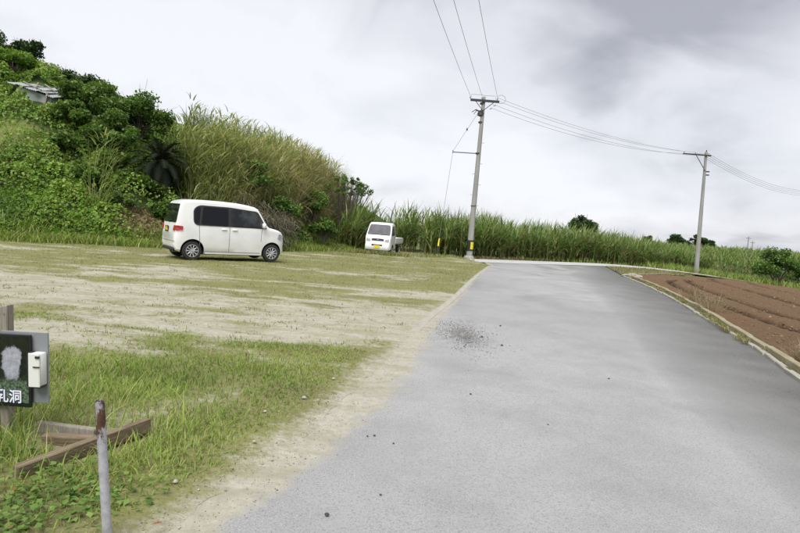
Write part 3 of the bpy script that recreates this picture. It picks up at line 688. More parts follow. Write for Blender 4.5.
    for sy in (-1, 1):
        sgate = MB(); sgate.box((-2.36, sy * .715, .79), (1.98, .035, .29), bev=.008)
        for rr in (.70, .80): sgate.box((-2.36, sy * .735, rr), (1.9, .012, .03), bev=.004)
        sgate.build('side_gate', M['white_paint'], v)
    tg = MB(); tg.box((-3.345, 0, .79), (.035, 1.39, .29), bev=.008); tg.build('tail_gate', M['white_paint'], v)
    hb = MB(); hb.box((-1.375, 0, .80), (.03, 1.40, .28), bev=.006)
    for yy in (-.55, 0, .55): hb.box((-1.375, yy, 1.12), (.035, .04, .42))
    hb.box((-1.375, 0, 1.34), (.04, 1.30, .04)); hb.build('headboard_guard', M['white_paint'], v)
    ch = MB()
    for yy in (-.36, .36): ch.box((-1.9, yy, .50), (2.9, .07, .10))
    for xx in (-1.5, -2.2, -3.2): ch.box((xx, 0, .50), (.06, .80, .08))
    ch.build('chassis', M['trim'], v)
    for sy in (-1, 1): mf = MB(); mf.box((-2.90, sy * .63, .30), (.012, .16, .30)); mf.build('mud_flap', M['trim'], v)
    for sy in (-1, 1):
        tl = MB(); tl.box((-3.37, sy * .52, .56), (.03, .24, .09), bev=.01); tl.build('tail_light', M['red_lens'], v)
t_ = NT('truck_glass'); t_.set(color=t_.mix(t_.rng(t_.noise(2.2, 4), .40, .62), (.012, .013, .018), (.045, .045, .065)), rough=.08, spec=.22); M['truck_glass'] = t_.m
kei_truck()

# ------------------------------------------------------------------ utility poles and wires
def band(b, z, r, h, n=16): b.lathe([(r, z - h / 2), (r + .012, z - h / 2), (r + .012, z + h / 2), (r, z + h / 2)], n)
def insulator(parent, loc, mat, tilt=None, sc=1.):
    b = MB(); p = [(.012, 0), (.012, .05), (.045, .06), (.05, .09), (.03, .10), (.05, .12), (.052, .15), (.03, .17), (.02, .20), (.001, .205)]
    Mx = Matrix.Scale(sc, 4) if tilt is None else tilt @ Matrix.Scale(sc, 4)
    b.lathe(p, 10, 'Z', Mx); return b.build('insulator', mat, parent, smooth=50, loc=loc)
def pole1():
    x0, y0 = 4.12, 34.9; z0 = g1(x0, y0); H = 9.34 - z0
    v = empty('utility_pole', (x0, y0, z0), 'concrete utility pole with side strut, guy wire and yellow-black guard at its foot', 'utility pole')
    lx = lambda z: .07 * z / H
    b = MB(); b.tube([(lx(z), 0, z) for z in (-.5, 0, 2, 4, 6, 8, H)], [.19, .185, .168, .15, .132, .115, .10], 20); b.build('pole_shaft', M['concrete_pole'], v, smooth=50)
    arm = MB(); arm.box((lx(9.2) + .06, -.12, 9.40), (1.70, .12, .13), bev=.006); arm.build('crossarm', M['dark_metal'], v)
    br = MB()
    for sx in (-1, 1): br.tube([(lx(9) + sx * .55 + .06, -.12, 9.36), (lx(8.8), -.10, 8.82)], .02, 6)
    br.build('crossarm_brace', M['dark_metal'], v)
    for z in (9.25, 8.80, 8.55, 8.15): bd = MB(); band(bd, z, .125, .09); bd.build('pole_band', M['dark_metal'], v)
    for ix in (-.74, -.05, .86): insulator(v, (ix, -.12, 9.44), M['porcelain'])
    ol = MB(); ol.tube([(-.7, -.1, 9.52), (-.7, -.1, 9.72), (-.1, -.1, 9.74), (.1, -.1, 9.70), (.75, -.1, 9.72), (.78, -.1, 9.5)], .010, 5); ol.build('jumper_wire', M['wire'], v)
    lp = MB(); lp.tube([(.86 + .26 * math.cos(a) + .22, -.12, 9.55 + .24 * math.sin(a)) for a in np.linspace(-2.6, 2.9, 18)], .010, 5); lp.build('cable_loop', M['wire'], v)
    lb = MB(); lb.box((-.12, -.18, 8.74), (.55, .07, .07), Matrix.Rotation(R(20), 3, 'Y'), bev=.005); lb.tube([(-.38, -.2, 8.84), (-.62, -.6, 8.6)], .02, 6); lb.tube([(-.30, -.2, 8.80), (-.5, -.6, 8.5)], .02, 6); lb.build('side_bracket', M['dark_metal'], v)
    sw = MB(); sw.box((-.16, -.16, 8.60), (.16, .14, .22), bev=.02); sw.build('switch_box', M['dark_metal'], v)
    for ix, iz in ((.42, 8.93), (.62, 9.12)): insulator(v, (ix, -.12, iz), M['porcelain'], Matrix.Rotation(R(60), 4, 'Y'))
    st = MB(); st.tube([(.05, -.02, 6.32), (-1.50, -.02, 6.30)], .035, 8); st.box((-1.50, -.02, 6.32), (.05, .07, .18)); st.build('strut_arm', M['galv'], v)
    for z, r_, h_ in ((6.32, .135, .09), (3.2, .165, .04)): bd2 = MB(); band(bd2, z, r_, h_); bd2.build('strut_band', M['dark_metal'], v)
    # stepped guard at foot
    gy_ = MB(); gy_.lathe([(.186, .50), (.200, .50), (.200, 1.12), (.178, 1.12)], 20); o = gy_.build('foot_guard', M['yellow'], v, smooth=50)
    gs = MB()
    for z in (.55, 1.09): gs.lathe([(.198, z - .05), (.204, z - .05), (.204, z + .05), (.198, z + .05)], 20)
    gs.lathe([(.198, .5), (.2035, .5), (.2035, 1.1), (.198, 1.1)], 20)
    gs.f = gs.f[:-60] + [q for i, q in enumerate(gs.f[-60:]) if (i // 3) in range(8, 15)]; gs.mi = gs.mi[:len(gs.f)]; obj('guard_stripe', gs.mesh('guard_stripe'), M['black'], o)
    bs = MB(); bs.lathe([(.001, .22), (.24, .20), (.30, .10), (.33, -.15)], 14); bs.build('foot_collar', M['concrete_pole'], v, smooth=60)
    for k in range(9):
        z = 2.0 + k * .62; s_ = MB(); sg = -1 if k % 2 else 1; s_.tube([(lx(z) + sg * .10, 0, z), (lx(z) + sg * .28, 0, z)], .010, 6); s_.build('step_bolt', M['dark_metal'], v)
    return (x0, y0, z0)
p1 = pole1()
def pole2():
    x0, y0 = 25.4, 49.6; z0 = g1(x0, y0); H = 9.48 - z0
    v = empty('utility_pole', (x0, y0, z0), 'plain concrete utility pole with a lopsided crossarm and diagonal brace beyond the ploughed field', 'utility pole')
    lx = lambda z: -.32 * z / H
    b = MB(); b.tube([(lx(z), 0, z) for z in (-.5, 0, 3, 6, 8, H)], [.20, .195, .17, .14, .122, .11], 18); b.build('pole_shaft', M['concrete_pole'], v, smooth=50)
    a = MB(); a.box((-1.02 + lx(9.6) + .12, -.14, H - .28), (2.25, .10, .10), bev=.006); a.build('crossarm', M['dark_metal'], v)
    k = MB(); k.tube([(lx(9) - .92, -.14, H - .32), (lx(8) - .02, -.12, H - 1.62)], .035, 7); k.build('crossarm_brace', M['galv'], v)
    for z in (H - .28, H - 1.62, H - 1.9): bd = MB(); band(bd, z, .13, .08); bd.build('pole_band', M['dark_metal'], v)
    for ix in (-1.95, -1.0, .12): insulator(v, (ix + lx(9), -.14, H - .23), M['porcelain'])
    insulator(v, (lx(9.9), 0, H - .02), M['dark_metal'])
    return (x0, y0, z0)
p2 = pole2()
def wire(a, b, sag, label, group, r=.012, n=22):
    a = Vector(a); b = Vector(b); m = MB(); pts = []
    for i in range(n + 1):
        t = i / n; p = a.lerp(b, t); pts.append((p.x, p.y, p.z - sag * 4 * t * (1 - t)))
    m.tube(pts, r, 5); return tag(m.build('power_line', M['wire']), label, 'wire', group)
A1 = [(3.38, 34.78, 9.32), (4.07, 34.78, 9.34), (4.98, 34.78, 9.33)]
OV = [(.33, 19), (1.0, 19), (1.83, 19)]
for a, (ox, oy), w_ in zip(A1, OV, ('outermost on the strut side', 'in the middle of three', 'outermost on the field side')):
    dx = (ox - a[0]) / (oy - a[1]); end = (a[0] + dx * (-14 - a[1]), -14, 9.6)
    wire(a, end, .62, 'power line from the strutted pole over the parking ground, ' + w_, 'power lines over the road', .008, 30)
T2 = [(23.3, 49.46, 9.38), (24.2, 49.46, 9.38), (25.15, 49.46, 9.40), (25.08, 49.6, 9.62)]
T1 = [(4.98, 34.78, 9.33), (5.0, 34.8, 9.16), (4.7, 34.8, 8.95), (4.6, 34.85, 8.75)]
for i, (a, b) in enumerate(zip(T1, T2)):
    wire(a, (b[0], b[1], b[2] - (0 if i < 2 else .25)), .42 + .12 * i, 'power line in the sagging span between the two concrete utility poles', 'power lines between the poles', .008)
for i in range(4):
    wire((25.12, 49.46, 9.40 - .17 * i), (56, 80, 10.3 - .22 * i), .95, 'power line running on past the bushes from the pole with the lopsided crossarm', 'power lines beyond the second pole', .010)
# guy wire with its striped guard
gx0, gy0 = 2.05, 33.5; gz0 = g1(gx0, gy0)
v = empty('guy_wire', (gx0, gy0, gz0), 'steel guy wire with a yellow and black striped guard anchored in the grass', 'guy wire')
m = MB(); m.tube([(2.62 - gx0, 34.88 - gy0, 6.05 - gz0), (.12, .30, 1.3), (0, 0, 0)], .010, 5); m.build('lower_cable', M['wire'], v)
m = MB(); m.tube([(3.98 - gx0, 34.88 - gy0, 8.5 - gz0), (2.62 - gx0, 34.88 - gy0, 6.05 - gz0)], .010, 5); m.lathe([(.02, 0), (.05, .05), (.05, .12), (.02, .17)], 8, 'Z', Matrix.Translation((3.35 - gx0, 34.88 - gy0, 7.30 - gz0))); m.build('upper_cable', M['wire'], v)
P_ = lambda t: (.17 * t, .40 * t, 1.6 * t)
for i, (a, b, mt) in enumerate([(-.02, .12, 'yellow'), (.12, .42, 'black'), (.42, .70, 'yellow'), (.70, 1.0, 'black')]):
    m = MB(); m.tube([P_(a), P_(b)], .045 if i < 3 else .038, 10); m.build('guard_sleeve', M[mt], v, smooth=50)
# distant poles
for (x, y, h, w_) in ((89.3, 150, 5.2, 'taller'), (93.5, 155, 4.2, 'shorter')):
    z = g1(x, y); v = empty('distant_pole', (x, y, z), w_ + ' of two tiny far utility poles standing above the distant cane', 'utility pole', 'distant poles')
    m = MB(); m.tube([(0, 0, -.3), (0, 0, h)], [.16, .12], 8); m.build('pole_shaft', M['concrete_pole'], v); m = MB(); m.box((0, 0, h - .4), (1.3, .1, .1)); m.build('crossarm', M['dark_metal'], v)
# ------------------------------------------------------------------ near-left: sign, pipe, timbers
def m_wood(name, a, b, grain=(1, 1, 30)):
    t = NT(name); n = t.noise(2.2, 6, .65, grain); k = t.noise(3, 4)
    c = t.mix(t.rng(n, .3, .7), a, b); c = t.mix(t.rng(k, .5, .75, 0, .5), c, tuple(v * .45 for v in a)); t.set(color=c, rough=.9, spec=.2); t.bump(n, .7, .006); return t.m
M['grey_wood'] = m_wood('weathered_grey_wood', (.17, .15, .12), (.33, .30, .25), (34, 34, 2))
M['brown_wood'] = m_wood('damp_brown_timber', (.095, .070, .044), (.25, .195, .13), (2.5, 30, 30))
M['panel_grey'] = simple('grey_steel_panel', (.24, .25, .265), .5, .15, 4, .2)
M['box_white'] = (lambda t: (t.set(color=t.mix(t.rng(t.noise(7, 6, .7), .54, .68), (.66, .66, .62), (.26, .22, .17)), rough=.5), t.m)[1])(NT('stained_white_plastic'))
M['sign_black'] = simple('black_sign_face', (.012, .013, .015), .35, .3, 6)
M['letter_white'] = simple('white_lettering', (.75, .76, .80), .5, .05, 10)
M['letter_blue'] = simple('blue_letter_edge', (.035, .04, .16), .5, .05, 10)
def m_print():
    # flat printed photograph of a cave mouth: dark rock, pale opening, green leaves
    t = NT('cave_print'); sp = t.n.new('ShaderNodeSeparateXYZ'); t.l.new(t.co, sp.inputs[0])
    nz = t.math('MULTIPLY', t.math('SUBTRACT', t.noise(14, 5, .65), .5), .16)
    dx = t.math('DIVIDE', t.math('SUBTRACT', sp.outputs[0], .055), .066); dz = t.math('DIVIDE', t.math('SUBTRACT', sp.outputs[2], .040), .115)
    r = t.math('ADD', t.math('SQRT', t.math('ADD', t.math('MULTIPLY', dx, dx), t.math('MULTIPLY', dz, dz))), t.math('MULTIPLY', nz, 9.0))
    rock = t.mix(t.rng(t.noise(22, 6, .7), .4, .75), (.003, .003, .004), (.016, .024, .018)); op = t.mix(t.rng(t.noise(30, 6, .7), .3, .7), (.20, .21, .25), (.44, .44, .50))
    c = t.mix(t.rng(r, .85, 1.05), op, rock); lf = t.rng(t.math('ADD', sp.outputs[2], t.math('MULTIPLY', nz, 1.0)), -.09, -.03)
    c = t.mix(t.math('MULTIPLY', t.rng(r, .55, 1.1), t.math('SUBTRACT', 1., lf)), c, t.mix(t.rng(t.noise(60, 4, .7), .4, .65), (.012, .035, .016), (.17, .22, .15)))
    t.set(color=c, rough=.3, coat=.2); return t.m
M['print'] = m_print()
def sign():
    px, py = -2.37, 3.58
    v = empty('signpost', (px, py, 0), 'weathered wooden post carrying a black cave sign and a grey panel with a white box', 'sign'); v.rotation_euler = (0, R(-2.6), R(-5))
    m = MB(); m.box((-.045, 0, .33), (.068, .062, 1.06), bev=.006); po = m.build('post', M['grey_wood'], v)
    for q in po.data.vertices:
        if q.co.z > .80: q.co.z += q.co.x * .25
    m = MB(); m.box((.115, -.040, .475), (.31, .012, .445), bev=.002); m.build('grey_panel', M['panel_grey'], v)
    bd = MB(); bd.box((-.005, -.062, .455), (.355, .018, .455), bev=.003); b_ = bd.build('sign_board', M['sign_black'], v)
    pm = MB(); pm.add([(-.165, 0, -.205), (.165, 0, -.205), (.165, 0, .205), (-.165, 0, .205)], [(0, 1, 2, 3)]); pr = obj('cave_print', pm.mesh('cave_print'), M['print'], b_, (-.005, -.0725, .46))
    for nm_, off, mt, yy in (('lettering_edge', .0035, 'letter_blue', -.0745), ('lettering', 0., 'letter_white', -.0760)):
        cu = bpy.data.curves.new(nm_, 'FONT'); cu.body = '乳洞'; cu.size = .088; cu.align_x = 'RIGHT'; cu.offset = off + .0012; cu.extrude = .0004; cu.resolution_u = 3
        to = bpy.data.objects.new(nm_, cu); COL.objects.link(to); dg = bpy.context.evaluated_depsgraph_get(); dg.update()
        me = bpy.data.meshes.new_from_object(to.evaluated_get(dg)); bpy.data.objects.remove(to); me.materials.clear()
        o = obj(nm_, me, M[mt], b_, (.118, yy, .262)); o.rotation_euler = (R(90), 0, 0)
    bx = MB(); bx.box((.232, -.080, .478), (.070, .066, .205), bev=.008); wb = bx.build('white_box', M['box_white'], v, smooth=50)
    li = MB(); li.box((.232, -.117, .478), (.074, .010, .210), bev=.004); obj('lid', li.mesh('lid'), M['box_white'], wb)
    hg = MB(); hg.box((.190, -.088, .478), (.016, .05, .215)); hg.box((.250, -.124, .500), (.040, .008, .006)); hg.box((.258, -.124, .560), (.026, .008, .014)); hg.box((.232, -.09, .371), (.074, .05, .009)); obj('clasp', hg.mesh('clasp'), M['trim'], wb)
    for x in (-.06, -.03): sc = MB(); sc.tube([(x, -.029, .80), (x, -.034, .80)], .005, 8); sc.build('screw', M['galv'], v)
sign()
def pipe():
    v = empty('pipe_post', (-1.235, 2.53, 0), 'leaning white-painted steel pipe post with rust at its open top', 'post')
    t = NT('rusty_white_paint'); sp = t.n.new('ShaderNodeSeparateXYZ'); t.l.new(t.co, sp.inputs[0]); n = t.noise(9, 6, .7, (1, 1, .45))
    rf = t.rng(t.math('ADD', t.math('MULTIPLY', t.rng(sp.outputs[2], .30, .66), .26), n), .66, .71)
    pa = t.mix(t.rng(t.noise(22, 6, .7), .35, .7), (.25, .25, .265), (.44, .44, .46)); ru = t.mix(t.noise(40, 5), (.018, .011, .008), (.13, .055, .025))
    t.set(color=t.mix(rf, pa, ru), rough=t.rng(rf, 0, 1, .45, .9)); t.bump(rf, .3, .003)
    m = MB(); pts = [(-.062 * z / .66, 0, z) for z in np.linspace(-.3, .655, 14)]; m.tube(pts, .0205, 20, cap=False); m.tube(pts, .0178, 20, cap=False)
    top = Vector(pts[-1]); n = 20; vv = []; ff = []
    for k in range(n):
        a = 2 * math.pi * k / n; vv += [top + Vector((math.cos(a) * .0205, math.sin(a) * .0205, 0)), top + Vector((math.cos(a) * .0178, math.sin(a) * .0178, 0))]
    for k in range(n): ff.append((2 * k, 2 * ((k + 1) % n), 2 * ((k + 1) % n) + 1, 2 * k + 1))
    m.add(vv, ff); m.build('pipe', t.m, v, smooth=40)
pipe()
def timber(a, b, w, h, label, mat='brown_wood', roll=0.):
    a = Vector(a); b = Vector(b); d = b - a; m = MB(); m.box((0, 0, 0), (d.length, w, h), Matrix.Rotation(roll, 3, 'X'), bev=.006); me = m.mesh('timber_beam')
    for q in me.vertices: q.co.y += random.uniform(-.003, .003); q.co.z += random.uniform(-.003, .003)
    o = obj('timber_beam', me, M[mat], None, (a + b) / 2); o.rotation_euler = (0, -math.asin(d.z / d.length), math.atan2(d.y, d.x)); return tag(o, label, 'timber')
timber((-1.985, 3.01, .045), (-1.60, 3.78, .075), .055, .095, 'longest brown squared timber lying slantwise in the grass below the sign')
timber((-2.27, 3.66, .055), (-1.86, 3.60, .055), .05, .07, 'short grey timber in the grass, the one nearer the foot of the wooden post', 'grey_wood')
timber((-2.13, 3.50, .035), (-1.80, 3.46, .065), .055, .075, 'short brown timber butting against the long slanting timber')

# ------------------------------------------------------------------ stones
def stone_mesh(name, r, flat=.7):
    m = MB(); n = 8; prof = [(.001, -.5), (.62, -.36), (.95, -.05), (.72, .36), (.001, .5)]
    m.lathe(prof, n); me = m.mesh(name)
    for q in me.vertices:
        q.co *= random.uniform(.85, 1.15); q.co.x *= r; q.co.y *= r * .85; q.co.z *= r * 1.6 * flat
    return me
M['dark_stone'] = simple('dark_stone', (.06, .058, .055), .85, .4, 30); M['pale_stone'] = simple('pale_stone', (.42, .40, .35), .85, .3, 30)
sm = [stone_mesh('pebble', 1.0) for _ in range(4)]
PB = [(-.28, 2.9, .015), (-.01, 3.17, .008), (-.09, 4.07, .010), (.05, 3.95, .008), (-.14, 4.05, .008), (1.25, 8.2, .022), (1.45, 7.7, .02), (.75, 5.3, .012), (1.7, 9.3, .02), (2.4, 6.3, .014), (1.3, 4.6, .009)]
for i, (x, y, r) in enumerate(PB):
    o = obj('pebble', sm[i % 4], M['dark_stone'], None, (x, y, g1(x, y) + r * .5 + .006), random.random() * 6); o.scale = (r, r, r); tag(o, 'small dark loose pebble on the pale asphalt', 'stone', 'pebbles on the road')
psm = [stone_mesh('pebble', 1.0) for _ in range(3)]
for i, (x, y, r) in enumerate([(-.72, 4.75, .022), (-.95, 4.35, .015), (-.55, 5.4, .018), (-1.15, 3.1, .016), (-.45, 4.9, .012), (-.88, 3.75, .014)]):
    o = obj('pebble', psm[i % 3], M['pale_stone'], None, (x, y, r * .6 + .02), random.random() * 6); o.scale = (r, r, r); tag(o, 'small pale stone lying on the sandy edge of the parking grass', 'stone', 'pale stones on the sandy edge')
def scatter_stones(name, pts, rad, mat):
    n = len(pts); octa = np.array([(1, 0, 0), (-1, 0, 0), (0, 1, 0), (0, -1, 0), (0, 0, 1), (0, 0, -1)], float); fc = np.array([(0, 2, 4), (2, 1, 4), (1, 3, 4), (3, 0, 4), (2, 0, 5), (1, 2, 5), (3, 1, 5), (0, 3, 5)])
    V = octa[None] * rad[:, None, None] * rng.uniform(.7, 1.3, (n, 6, 1)); a = rng.random(n) * 6.3; c, s = np.cos(a)[:, None], np.sin(a)[:, None]
    V = np.stack([V[..., 0] * c - V[..., 1] * s, V[..., 0] * s + V[..., 1] * c, V[..., 2] * .6], 2) + pts[:, None]
    return tag(obj(name, make_mesh(name, V.reshape(-1, 3), ((np.arange(n) * 6)[:, None, None] + fc[None]).reshape(-1, 3), {'rnd': np.repeat(rng.random(n), 6)}), mat), kind='stuff')
t = NT('gravel_stone'); t.set(color=t.ramp(t.attr('rnd'), [(0, (.09, .088, .085)), (.6, (.20, .197, .19)), (1, (.36, .345, .31))]), rough=.9); M['gravel'] = t.m
t = NT('pale_gravel_stone'); t.set(color=t.ramp(t.attr('rnd'), [(0, (.14, .13, .11)), (.5, (.27, .25, .20)), (1, (.42, .40, .34))]), rough=.9); M['pale_gravel'] = t.m
n = 5200; a = rng.random(n) * 6.3; r = rng.normal(0, .42, n); x = .98 + np.cos(a) * r * .55 + r * .12; y = 8.3 + np.sin(a) * r * 1.6; k = (x > xl(y) + .12); x, y = x[k], y[k]
o = scatter_stones('gravel', np.stack([x, y, G(x, y) + .012], 1), rng.uniform(.002, .007, len(x)) * (1 + (rng.random(len(x)) < .04)), M['gravel']); o['label'] = 'patch of loose grey gravel on the road edge'; o['category'] = 'gravel'
n = 2600; y = rng.uniform(2, 20, n); x = xr(y) - np.abs(rng.normal(0, .35, n)) - .12
o = scatter_stones('gravel', np.stack([x, y, G(x, y) + .008], 1), rng.uniform(.0015, .005, n), M['gravel']); o['label'] = 'fine grit gathered along the field-side kerb'; o['category'] = 'gravel'
n = 9000; y = 4 + 32 * rng.random(n) ** 1.3; x = fx0(y) + .25 + (8 + y * .4) * rng.random(n)
t = NT('soil_clod'); t.set(color=t.ramp(t.attr('rnd'), [(0, (.085, .05, .026)), (.8, (.165, .105, .056)), (1, (.26, .20, .13))]), rough=.95); k = lane_s(x, y) < -1.8; x, y = x[k], y[k]
o = scatter_stones('soil_clods', np.stack([x, y, G(x, y) + .05 + (fbm(x * 2.2, y * 2.2, 17) - .5) * .05], 1), rng.uniform(.008, .035, len(x)) * (1 + (rng.random(len(x)) < .06)), t.m); o['label'] = 'loose clods of brown soil over the ploughed field'; o['category'] = 'soil'
n = 2600; y = 1.8 + 8 * rng.random(n) ** 1.4; x = xl(y) + rng.normal(-.02, .18, n)
o = scatter_stones('gravel', np.stack([x, y, np.maximum(lot_z(x, y), G(x, y)) + .004], 1), rng.uniform(.001, .0045, n) * (1 + (rng.random(n) < .05)), M['pale_gravel']); o['label'] = 'fine gravel strewn along the sandy edge of the parking ground'; o['category'] = 'gravel'
# broken concrete where the kerbs meet
M['rubble'] = m_conc('broken_concrete', (.24, .22, .17), (.42, .39, .32), .4)
for i in range(13):
    x = 11.75 + random.uniform(-.65, .75); y = 28.9 + (x - 11.75) * 1.4 + random.uniform(-.9, .9); r = random.uniform(.10, .26)
    me = stone_mesh('rubble_stone', r, .5); o = obj('rubble_stone', me, M['rubble'], None, (x, y, g1(x, y) + r * .25), random.random() * 6); o.rotation_euler[0] = random.uniform(-.3, .3); tag(o, 'lump of broken concrete in the heap at the corner of the field', 'rubble', 'broken concrete at the field corner')

M['rust_litter'] = foliage('litter_leaf', [(0, (.10, .12, .03)), (1, (.22, .26, .07))], (.24, .17, .09), .2)
# ------------------------------------------------------------------ vegetation of the hill
def sh_noise(x, y): return fbm(x * .5, y * .5, 91, 3)
def is_reed(x, y): return ss(-12.2, -10.8, x + (fbm(x * .4, y * .4, 93) - .5) * 3) * ss(1.0, 2.2, hill_s(x, y))
# low vines over the open slope
n = 230000; x = rng.uniform(-27, -5, n); y = rng.uniform(17, 36, n); s = hill_s(x, y); rd = is_reed(x, y)
keep = (s > -.35) & (s < 15) & (rng.random(n) > bare_mask(x, y) * 1.05) & (rng.random(n) > np.clip(mown_mask(x, y), 0, .96)) & (rng.random(n) > rd * .75) & (rng.random(n) > (s > 10) * .5) & ~((np.abs(x + 17.0) < 1.0) & (y > 26.0) & (y < 28.0))
x, y, s = x[keep], y[keep], s[keep]; lump = fbm(x * 1.1, y * 1.1, 95, 3)
z = HILL(x, y) + np.clip((lump - .38) * 1.9, .02, .85) * rng.uniform(.55, 1.05, len(x)) * np.clip(.35 + s * .5, .2, 1)
lv = leaves(np.stack([x, y, z], 1), rng.uniform(.06, .17, len(x)), .5, rnd=np.clip(lump * 1.2 - .15 + rng.normal(0, .18, len(x)), 0, 1), dry=(rng.random(len(x)) < .025 + .2 * ss(.55, .75, fbm(x * .5, y * .5, 97))) * .8, ratio=.75, nrm=np.array([.15, -.62, .77]))
o = tag(obj('vines', plant_mesh('vines', [lv]), M['vine']), 'bright green creeping vines smothering the open hillside', 'vines', kind='stuff')
# dead leaves and twigs over the bare earth
n = 2600; x = rng.normal(-10.3, 1.3, n); y = rng.normal(22.6, .9, n); k = (hill_s(x, y) > -.1) & (rng.random(n) < .25 + bare_mask(x, y)); x, y = x[k], y[k]
tag(obj('leaf_litter', plant_mesh('leaf_litter', [leaves(np.stack([x, y, HILL(x, y) + rng.uniform(.01, .12, len(x))], 1), rng.uniform(.05, .14, len(x)), .5, dry=rng.random(len(x)) * .9, ratio=.6)]), M['rust_litter']), 'dead leaves and sprigs littering the bare earth behind the car', 'leaf litter', kind='stuff')
# grass on mown band and at the foot
n = 16000; x = rng.uniform(-26, -13, n); y = rng.uniform(18, 30, n); k = rng.random(n) < mown_mask(x, y); x, y = x[k], y[k]
p = [ribbons(np.stack([x, y, HILL(x, y)], 1), rng.random(len(x)) * 6.3, rng.uniform(.1, .3, len(x)), .3, .8, .03, 2)]
n = 22000; t_ = rng.random(n) * (len(BASE) - 4) + 1; i0 = t_.astype(int); f_ = (t_ - i0)[:, None]; q = BASE[i0] * (1 - f_) + BASE[np.minimum(i0 + 1, len(BASE) - 1)] * f_
x = q[:, 0] + rng.normal(0, .45, n); y = q[:, 1] + rng.normal(-.1, .45, n); k = (x > -24) & (y < 42); x, y = x[k], y[k]
p.append(ribbons(np.stack([x, y, np.maximum(HILL(x, y), lot_z(x, y)) - .02], 1), rng.random(len(x)) * 6.3, rng.uniform(.12, .5, len(x)) * (.6 + fbm(x, y, 98)), .25, .9, .03, 3, dry=(rng.random(len(x)) < .2) * .8))
tag(obj('slope_grass', plant_mesh('slope_grass', p), M['grass']), 'rough grass along the foot of the hill and on its mown shoulder', 'grass', kind='stuff')
# windblown tall reeds: tussocks of arching blades
nt_ = 1150; x = rng.uniform(-16, -1.7, nt_ * 4); y = rng.uniform(21.5, 44, nt_ * 4); s = hill_s(x, y)
k = (rng.random(len(x)) < is_reed(x, y)) & (s < 8) & (fbm(x * .55, y * .55, 171, 3) > .40) & (rng.random(len(x)) > .5 * (s > 4.5)) & (np.hypot(x + 10.7, y - 24.7) > 1.75) & (np.hypot(x + 10.3, y - 23.0) > 1.6); x, y, s = x[k][:nt_], y[k][:nt_], s[k][:nt_]; T_ = len(x)
th_ = np.interp(x, [-15, -12, -9, -5, -3, -1.8], [1.5, 2.0, 2.5, 3.2, 3.0, 2.1]) * rng.uniform(.45, 1.28, T_) * np.interp(s, [.5, 2.5], [.5, 1])
tdry = np.clip(ss(-10.5, -4.5, x) * rng.uniform(0, 1.1, T_) + rng.normal(0, .15, T_), 0, 1); tg = rng.random(T_) * np.interp(x, [-12, -7], [.65, .9])
def tuss(per, hs, zs, lean, droop, wd, sg, spread, ln=None):
    k = np.repeat(np.arange(T_), per); n = len(k); a = rng.random(n) * 6.3; r = rng.random(n) ** .5 * spread
    bx, by = x[k] + np.cos(a) * r, y[k] + np.sin(a) * r; wind = .55 + .25 * rng.random(n)
    ax_, ay_ = np.cos(a) * .8 + wind, np.sin(a) * .8 - .15; az = np.arctan2(ay_, ax_)
    L_ = th_[k] * rng.uniform(*hs, n) if ln is None else rng.uniform(*ln, n)
    z = HILL(bx, by) - .05 + th_[k] * rng.uniform(*zs, n)
    return ribbons(np.stack([bx, by, z], 1), az, L_, rng.uniform(*lean, n), rng.uniform(*droop, n), rng.uniform(*wd, n), sg, rnd=np.clip(tg[k] + rng.normal(0, .16, n), 0, 1), dry=np.clip(tdry[k] + rng.normal(0, .2, n), 0, 1))
p = [tuss(14, (.7, 1.15), (0, .02), (.0, .22), (.1, .9), (.025, .045), 5, .35), tuss(20, (.3, .6), (.25, .8), (.2, .9), (.9, 2.2), (.028, .06), 4, .42), tuss(12, (.3, .8), (0, .25), (.1, .8), (.6, 2.0), (.03, .06), 4, .45)]
tg = np.clip(tg + .35, 0, 1); p.append(tuss(4, (.2, .3), (.82, 1.02), (.35, .9), (.6, 1.5), (.05, .09), 4, .3))
tag(obj('tall_reeds', plant_mesh('tall_reeds', p), M['reed']), 'tall windblown reed grass covering the hillside behind the car', 'reed grass', kind='stuff')
# grey dead thatch hanging behind the bonnet of the car
n = 4200; x = rng.normal(-5.9, .95, n); y = rng.normal(26.6, .9, n); s = hill_s(x, y); k = s > -.6; x, y = x[k], y[k]
hh = rng.uniform(.1, 1.5, len(x)); p = [ribbons(np.stack([x, y, np.maximum(HILL(x, y), G(x, y)) + hh], 1), rng.normal(-1.3, .9, len(x)), rng.uniform(.5, 1.2, len(x)), rng.uniform(.3, 1.1, len(x)), rng.uniform(1.2, 2.2, len(x)), .028, 4)]
tag(obj('dead_thatch', plant_mesh('dead_thatch', p), M['dead']), 'grey dead thatch of grass hanging at the foot of the reeds', 'dead grass', kind='stuff')

